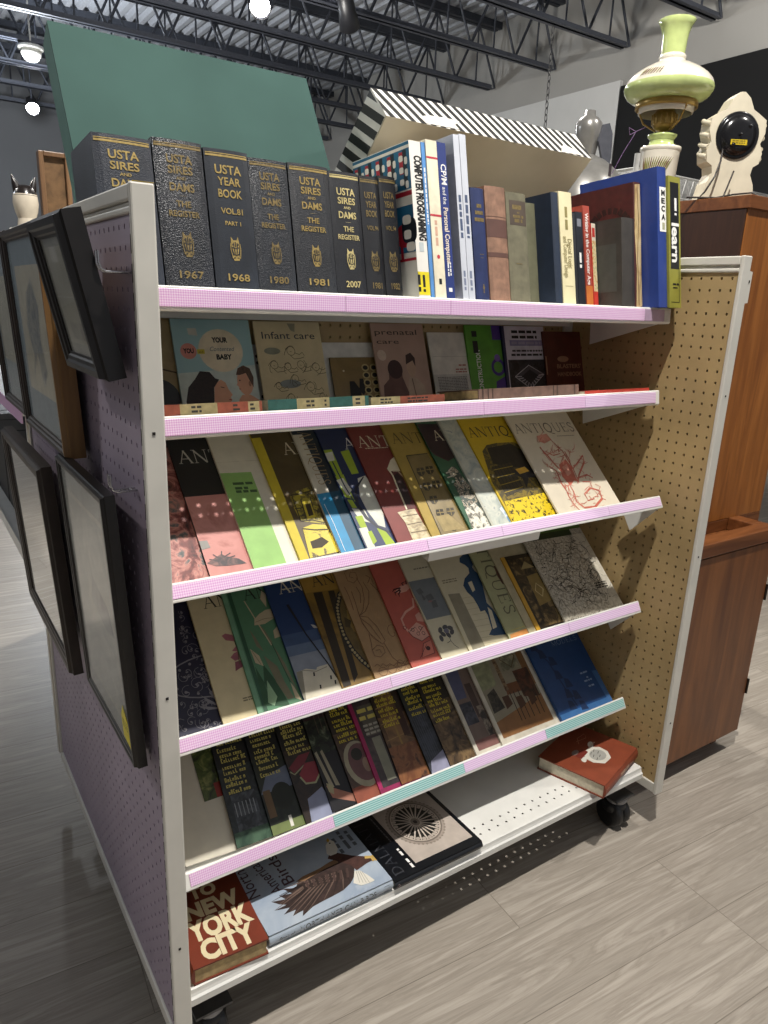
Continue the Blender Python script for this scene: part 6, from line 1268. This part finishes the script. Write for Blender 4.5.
# siamese cat figurine
cp = at(28, 208, 1, 1.12)
root = thing('cat_figurine', 'white and black Siamese cat figurine head showing above the hanging frames', 'figurine', (cp.x-.004, 1.12, 1.3805)); root.scale = (.85, .85, .96)
CW, CB = M('#d6cbb8', .25, var=.05), M('#221d1c', .25)
m = MB(); m.lathe([(0, 0), (.035, 0), (.04, .02), (.036, .07), (.028, .11), (.024, .135)], CW, 24); m.lathe([(.022, .13), (.03, .15), (.034, .17), (.032, .19), (.024, .205), (.0, .21)], CW, 24); m.build('body', root)
m = MB(); m.lathe([(.0325, .188), (.0265, .204), (.014, .2125), (0, .2135)], CB, 24, cap=False)
for s in (-1, 1):
    m.tube([(s*.018, 0, .196), (s*.024, 0, .216), (s*.031, .002, .236)], [.013, .009, .001], CB, 10)
m.build('mask_and_ears', root)
# brown wooden frame standing on the far unit
bp = at(56, 210, 1, 1.22)
root = thing('picture_frame', 'narrow brown wooden frame standing upright left of the green panel', 'picture frame', (bp.x-.035, 1.20, 1.3805))
wd = wood('#5d4230', '#8a6a4a', 1, 'Z')
m = MB(); m.box(0, 0, 0, .012, .03, .30, wd); m.box(.062, 0, 0, .074, .03, .30, wd); m.box(.012, 0, .288, .062, .03, .30, wd); m.box(.012, 0, 0, .062, .03, .012, wd); m.build('frame_molding', root, bevel=.002)
m = MB(); m.box(.012, .012, .012, .062, .016, .288, PIC([(.3, '#5a4632'), (.6, '#7b5f43'), (.8, '#3d2f22')], 30)); m.build('picture', root)
# dark trinkets row
for i, (px, lab) in enumerate(((6, 'black angular trinket at the left picture border'), (15, 'dark trinket just left of the cat figurine'))):
    q = at(px, 212, 1, 1.18+.07*i); m = MB(); m.prism([(-.03, 0), (.03, 0), (.022, .05), (.0, .075), (-.026, .055)], -.02, .02, M('#2a2b2d', .35), 1); tag(m.build('trinket', loc=(q.x+.01, 1.18+.07*i, 1.3805)), lab, 'trinket')

# ------------------------------------------------------------------ wooden cabinet on the right
WD = wood('#5c3216', '#85522a', 1, 'Z', .4); WDU = wood('#7a4518', '#a86a30', 1, 'Z', .4); WDX = wood('#5c3216', '#84502a', 1, 'X', .4); WDD = wood('#4a2b19', '#6b4022', 1, 'Z', .45)
root = thing('wooden_cabinet', 'tall brown wooden cabinet with a slotted top on its lower half, right of the pegboard', 'cabinet', (1.40, .10, 0))
m = MB(); w0, d0 = .47, .50
m.box(0, .012, .065, w0-.012, d0, .715, WD); m.build('lower_body', root, bevel=.002)
m = MB(); m.box(.0, -.002, .068, w0, .012, .71, WD); m.build('door', root, bevel=.002); dr = bpy.data.objects[-1] if False else None
m = MB()
m.box(-.004, -.008, .715, w0+.004, .045, .755, WDX); m.box(-.004, .045, .715, .05, .125, .755, WDX); m.box(w0-.05, .045, .715, w0+.004, .125, .755, WDX); m.box(-.004, .125, .715, w0+.13, d0, .752, WDX)
m.build('top_rim', root, bevel=.003)
m = MB(); m.box(.255, .125, .752, .60, d0+.1, 1.623, WDU); m.build('upper_body', root, bevel=.002)
m = MB(); m.box(.2505, .128, .756, .2555, d0+.098, 1.619, wood('#2c180e', '#45291a', 1, 'Z', .5)); m.build('shaded_side', root)  # shade on the left side, put into a darker wood colour
m = MB(); m.box(.248, .118, 1.620, .608, d0+.105, 1.653, WDX); m.build('top_board', root, bevel=.002)
m = MB()
for x, y in ((.02, .05), (w0-.05, .05), (.02, d0-.06), (w0-.05, d0-.06)): m.box(x, y, 0, x+.03, y+.03, .066, WDD)
m.build('foot', root)
for z in (.20, .52): m = MB(); m.box(w0-.001, -.004, z, w0+.004, .006, z+.05, M('#2c2620', .4, .6)); m.tube([(w0+.002, -.004, z), (w0+.002, -.004, z+.05)], .004, M('#2c2620', .4, .6), 8); m.build('hinge', root)

# table lamp with painted glass shade
lx = at(657, 170, 1, .55).x; ly, lz = .55, 1.6538
root = thing('table_lamp', 'pale green and white painted glass table lamp with brass fittings', 'lamp', (lx+.004, ly, lz))
kz = .00069; z = lambda zy: (757-zy)*kz; kr = .00073
LG, LW, BR = M('#b6c47e', .15, var=.05, coat=.4), M('#d9d2c2', .18, var=.04, vs=15, coat=.4), M('#a88a48', .3, .5, var=.08)
LGT = M('#c2d08a', .15, var=.05, coat=.4)
m = MB(); m.lathe([(0, 0), (.07, 0), (.072, .01), (.056, .02), (.05, .035), (68*kr, z(690)), (72*kr, z(600)), (75*kr, z(548))], LW, 36, cap=False); m.lathe([(75*kr, z(548)), (79*kr, z(540)), (78*kr, z(530)), (55*kr, z(526))], LW, 36, cap=False)
lf = M('#7d7a3a', .3); nb = M('#6b4a2c', .3)
for i in range(14):
    a = R(-190+i*5)
    rr = 73*kr; c = [(rr*math.cos(a+da), rr*math.sin(a+da), zz) for da, zz in ((0, z(640)), (R(6+(i-7)*1.2), z(600)), (R(12+(i-7)*2.5), z(575)))]
    m.tube(c, [.0012, .002, .0006], lf if i % 4 else nb, 6)
m.build('base', root)
m = MB(); m.lathe([(55*kr, z(526)), (48*kr, z(515)), (45*kr, z(500)), (55*kr, z(490)), (57*kr, z(482)), (45*kr, z(478)), (0, z(478))], LG, 36, cap=False); m.build('neck', root)
m = MB(); m.lathe([(14*kr, z(480)), (14*kr, z(468)), (36*kr, z(460)), (46*kr, z(440)), (46*kr, z(405)), (38*kr, z(395)), (34*kr, z(378)), (20*kr, z(372)), (18*kr, z(350))], BR, 24)
for i in range(16): a = 2*math.pi*i/16; m.tube([(46*kr*math.cos(a), 46*kr*math.sin(a), z(442)), (47*kr*math.cos(a), 47*kr*math.sin(a), z(405))], .0025, BR, 6)
m.tube([(40*kr, 0, z(430)), (70*kr, 0, z(425)), (80*kr, 0, z(410))], .003, BR, 6); m.build('burner', root)
m = MB(); m.lathe([(113*kr, z(386)), (117*kr, z(383)), (117*kr, z(362)), (113*kr, z(359)), (109*kr, z(362)), (109*kr, z(383)), (113*kr, z(386))], BR, 40, cap=False)
for i in range(3): a = R(20+120*i); m.tube([(112*kr*math.cos(a), 112*kr*math.sin(a), z(375)), (80*kr*math.cos(a), 80*kr*math.sin(a), z(440)), (30*kr*math.cos(a), 30*kr*math.sin(a), z(468))], .0028, BR, 6)
m.build('shade_ring', root)
m = MB(); m.lathe([(111*kr, z(361)), (135*kr, z(354)), (154*kr, z(340)), (165*kr, z(322)), (168*kr, z(310)), (166*kr, z(300))], LGT, 44, cap=False); m.lathe([(98*kr, z(404)), (103*kr, z(402)), (106*kr, z(385)), (107*kr, z(361))], LW, 44, cap=False); m.lathe([(166*kr, z(300)), (160*kr, z(284)), (142*kr, z(262)), (112*kr, z(240)), (78*kr, z(222)), (52*kr, z(210)), (49*kr, z(204))], LW, 44, cap=False)
m.lathe([(98*kr, z(404)), (101*kr, z(362)), (130*kr, z(350)), (150*kr, z(338)), (160*kr, z(310)), (140*kr, z(270)), (48*kr, z(212))], LW, 44, cap=False)
for g in (0, 1, 2):
    for i in range(8):
        a0 = R(-182+g*10+i*3.4); c = []; off = (i-4)*.0015
        for t in (0, .5, 1): zy = 286-26*t+g*6; rr = (163-22*t-3*g)*kr+.0012; c.append((rr*math.cos(a0+R(4*t+off*300)), rr*math.sin(a0+R(4*t+off*300)), z(zy)))
        m.tube(c, [.0008, .0013, .0004], nb if i % 3 else lf, 6)
sh = m.build('shade', root)
m = MB(); m.lathe([(49*kr, z(204)), (51*kr, z(196)), (49*kr, z(187)), (43*kr, z(183))], LW, 36, cap=False); m.lathe([(43*kr, z(183)), (45*kr, z(160)), (46*kr, z(135)), (50*kr, z(105)), (58*kr, z(80)), (69*kr, z(62)), (67*kr, z(60)), (56*kr, z(80)), (47*kr, z(107)), (42*kr, z(140)), (40*kr, z(180))], LGT, 36, cap=False); m.build('chimney', root)
m = MB(); m.tube([(-.05, .02, z(455)), (-.075, .035, z(475)), (-.082, .04, z(500)), (-.098, .055, z(560)), (-.118, .07, z(640))], .0009, M('#6b4a78', .6), 5); m.tube([(-.075, .035, z(475)), (-.095, .045, z(462)), (-.088, .045, z(488)), (-.078, .037, z(478))], .0009, M('#8a6a96', .6), 5); m.box(-.13, .072, z(650), -.118, .0725, z(600), M('#3a3136', .6)); m.build('price_tag', root)

# plaster clock seen from the back
cx = 1.772; cy = .366; ck = .0007
root = thing('mantel_clock', 'ornate white plaster clock seen from behind with a round black back plate', 'clock', (cx, cy, 1.6538), rotz=R(-31))
pts = [(-128, 0), (-128, 12), (-120, 40), (-112, 75), (-92, 110), (-98, 138), (-124, 152), (-132, 190), (-116, 225), (-132, 262), (-128, 310), (-92, 330), (-62, 345), (-38, 385), (-10, 405), (10, 405), (38, 385), (62, 345), (92, 330), (128, 310), (132, 262), (116, 225), (132, 190), (124, 152), (98, 138), (92, 110), (112, 75), (120, 40), (128, 12), (128, 0)]
PL = M('#d4cbb4', .6, var=.05, vs=20, bmp=.1)
m = MB(); m.prism([(a*ck*.86, b*ck) for a, b in pts], 0, .06, PL, 1)
for s in (-1, 1):
    for b in (170, 205, 245, 290): m.tube([(s*107*ck, .004, b*ck), (s*118*ck, .03, (b+10)*ck), (s*107*ck, .056, (b+22)*ck)], .007, PL, 8)
m.build('case', root, bevel=.004)
m = MB(Matrix.Rotation(R(90), 4, 'X')); bl = M('#1c1c1e', .2, .2)
m.lathe([(86*ck, -.002), (86*ck, .004), (80*ck, .006), (72*ck, .004), (70*ck, .012), (40*ck, .016), (0, .017)], bl, 40, (0, 250*ck, 0), cap=False)
m.lathe([(5*ck, .016), (5*ck, .026), (0, .027)], bl, 12, (0, 250*ck, 0)); m.lathe([(7*ck, .014), (7*ck, .021), (0, .021)], bl, 12, (-22*ck, 212*ck, 0)); m.lathe([(6*ck, .011), (6*ck, .018), (0, .018)], bl, 12, (38*ck, 282*ck, 0)); bpl = m.build('back_plate', root)
m = MB(); m.box(-34*ck, -.0185, 212*ck, 32*ck, -.0175, 231*ck, M('#cdb222', .4)); A = Art(m, lambda u, v, e: Vector((u, -.0185-e, v))); A.lines(-28*ck, 224*ck, 52*ck, 4*ck, 2, M('#6b5c1c', .5)); m.build('yellow_label', bpl)
m = MB(); cbk = M('#2a211c', .5)
m.tube([(-.04, -.012, 195*ck), (-.045, -.02, 150*ck), (-.06, -.03, 90*ck), (-.085, -.035, 30*ck), (-.10, -.03, .004), (-.06, -.045, .006), (.0, -.03, .02), (.05, -.035, .026), (.075, -.045, .015), (.05, -.055, .005), (-.02, -.05, .004), (-.09, -.06, .004), (-.14, -.05, .004)], .0026, cbk, 8)
m.tube([(-.06, -.052, .0045), (.0, -.058, .010), (.04, -.05, .006), (.01, -.062, .004), (-.08, -.066, .004)], .0026, cbk, 8)
m.tube([(-.035, -.045, .008), (-.02, -.035, .045), (-.008, -.03, .08)], .0022, cbk, 6); m.build('cord', root)
# white wire rack beyond the cabinet
rp = at(655, 195, 1, 1.1); zw = at(655, 174, 1, 1.08).z
root = thing('wire_shelf', 'white wire shelf rack behind the lamp and the blue binder', 'wire shelf', (rp.x-.2, 1.05, 0))
ww = M('#d6d6d2', .4); m = MB()
for zz in (zw-.08, zw):
    for yy in (0, .35): m.tube([(0, yy, zz), (1.0, yy, zz)], .004, ww, 6)
    m.tube([(0, 0, zz), (0, .35, zz)], .004, ww, 6); m.tube([(1.0, 0, zz), (1.0, .35, zz)], .004, ww, 6)
for i in range(1, 40):
    for zz in (zw-.08, zw): m.tube([(i*.025, 0, zz), (i*.025, .35, zz)], .0022, ww, 5, False)
for i in range(0, 20): m.tube([(i*.05, 0, zw-.08), (i*.05+.025, 0, zw), (i*.05+.05, 0, zw-.08)], .0022, ww, 5, False)
m.build('wire_deck', root); m = MB()
for x in (0, 1.0):
    for yy in (0, .35): m.tube([(x, yy, 0), (x, yy, zw+.05)], .011, ww, 10)
m.build('post', root)
for i, (dx, c_) in enumerate(((.13, '#7a5a86'), (.20, '#c9b8bd'), (.27, '#5a4038'))):
    m = MB(); m.lathe([(.02, 0), (.03, .01), (.034, .035), (.02, .055), (.012, .075), (.016, .085)], M(c_, .35), 18); tag(m.build('vase', loc=(rp.x-.2+dx, 1.10, zw-.0735)), ('purple', 'pale pink', 'brown')[i]+' small vase on the white wire shelf by the lamp base', 'vase')

# ------------------------------------------------------------------ light
def lamp(name, kind, loc, e, size=.05, aim=None, col=(1, .96, .9), spot=None, blend=.5):
    l = bpy.data.lights.new(name, kind); l.energy = e; l.color = col
    if kind in ('POINT', 'SPOT'): l.shadow_soft_size = size
    if kind == 'SPOT': l.spot_size = R(spot or 60); l.spot_blend = blend
    if kind == 'AREA': l.shape = 'RECTANGLE'; l.size, l.size_y = size
    o = bpy.data.objects.new(name, l); C.objects.link(o); o.location = loc
    if aim is not None: o.rotation_euler = (Vector(aim)-Vector(loc)).to_track_quat('-Z', 'Y').to_euler()
    return o
lamp('track_or_fill_light', 'SPOT', (.50, -.60, 3.9), 520, .05, (.8, .15, .6), spot=85)
lamp('track_or_fill_light', 'SPOT', (2.9, -.62, 3.9), 170, .035, (1.5, .1, .6), spot=80)  # added fill from the right for floor, lamp, clock and post
lamp('track_or_fill_light', 'SPOT', (2.4, 3.2, 3.9), 420, .05, (-.5, .6, .3), spot=95)
lamp('track_or_fill_light', 'SPOT', (-1.9, 3.0, 3.9), 200, .05, (-.02, .25, 1.42), spot=26, blend=.6)
lamp('track_or_fill_light', 'SPOT', (-1.7, 2.5, 3.9), 420, .08, (-1.45, 2.2, 0), spot=46, blend=.4, col=(.93, .96, 1))  # added spot that lightens the floor at far left
lamp('track_or_fill_light', 'POINT', (3.0, 5.4, 3.4), 120, .15)
lamp('track_or_fill_light', 'POINT', (-2.5, 4.5, 3.4), 120, .15, col=(.85, .92, 1))
lamp('track_or_fill_light', 'POINT', (1.5, 9.5, 3.4), 260, .15, col=(.9, .95, 1))
lamp('track_or_fill_light', 'SPOT', (4.6, 1.6, 3.9), 330, .05, (6.9, 3.5, 2.6), spot=110)  # added spot that brightens the right wall
wld = bpy.data.worlds.new('store'); sc.world = wld; wld.use_nodes = True
wn = wld.node_tree; bg = wn.nodes['Background']; bg.inputs[0].default_value = (.94, .95, 1, 1)
tc = wn.nodes.new('ShaderNodeTexCoord'); sx = wn.nodes.new('ShaderNodeSeparateXYZ'); mr = wn.nodes.new('ShaderNodeMapRange')   # ambient weakened from the left to darken the lavender panel
mr.inputs['From Min'].default_value = -1; mr.inputs['From Max'].default_value = .1; mr.inputs['To Min'].default_value = .08; mr.inputs['To Max'].default_value = .37
wn.links.new(tc.outputs['Generated'], sx.inputs[0]); wn.links.new(sx.outputs['X'], mr.inputs['Value']); wn.links.new(mr.outputs['Result'], bg.inputs['Strength'])
vs_ = sc.view_settings; vs_.view_transform = 'Standard'; vs_.look = 'None'; vs_.gamma = 1; vs_.use_curve_mapping = False; vs_.exposure = -.08
sc.cycles.max_bounces = 8; sc.cycles.use_denoising = True; sc.cycles.transparent_max_bounces = 12; sc.cycles.sample_clamp_indirect = 6
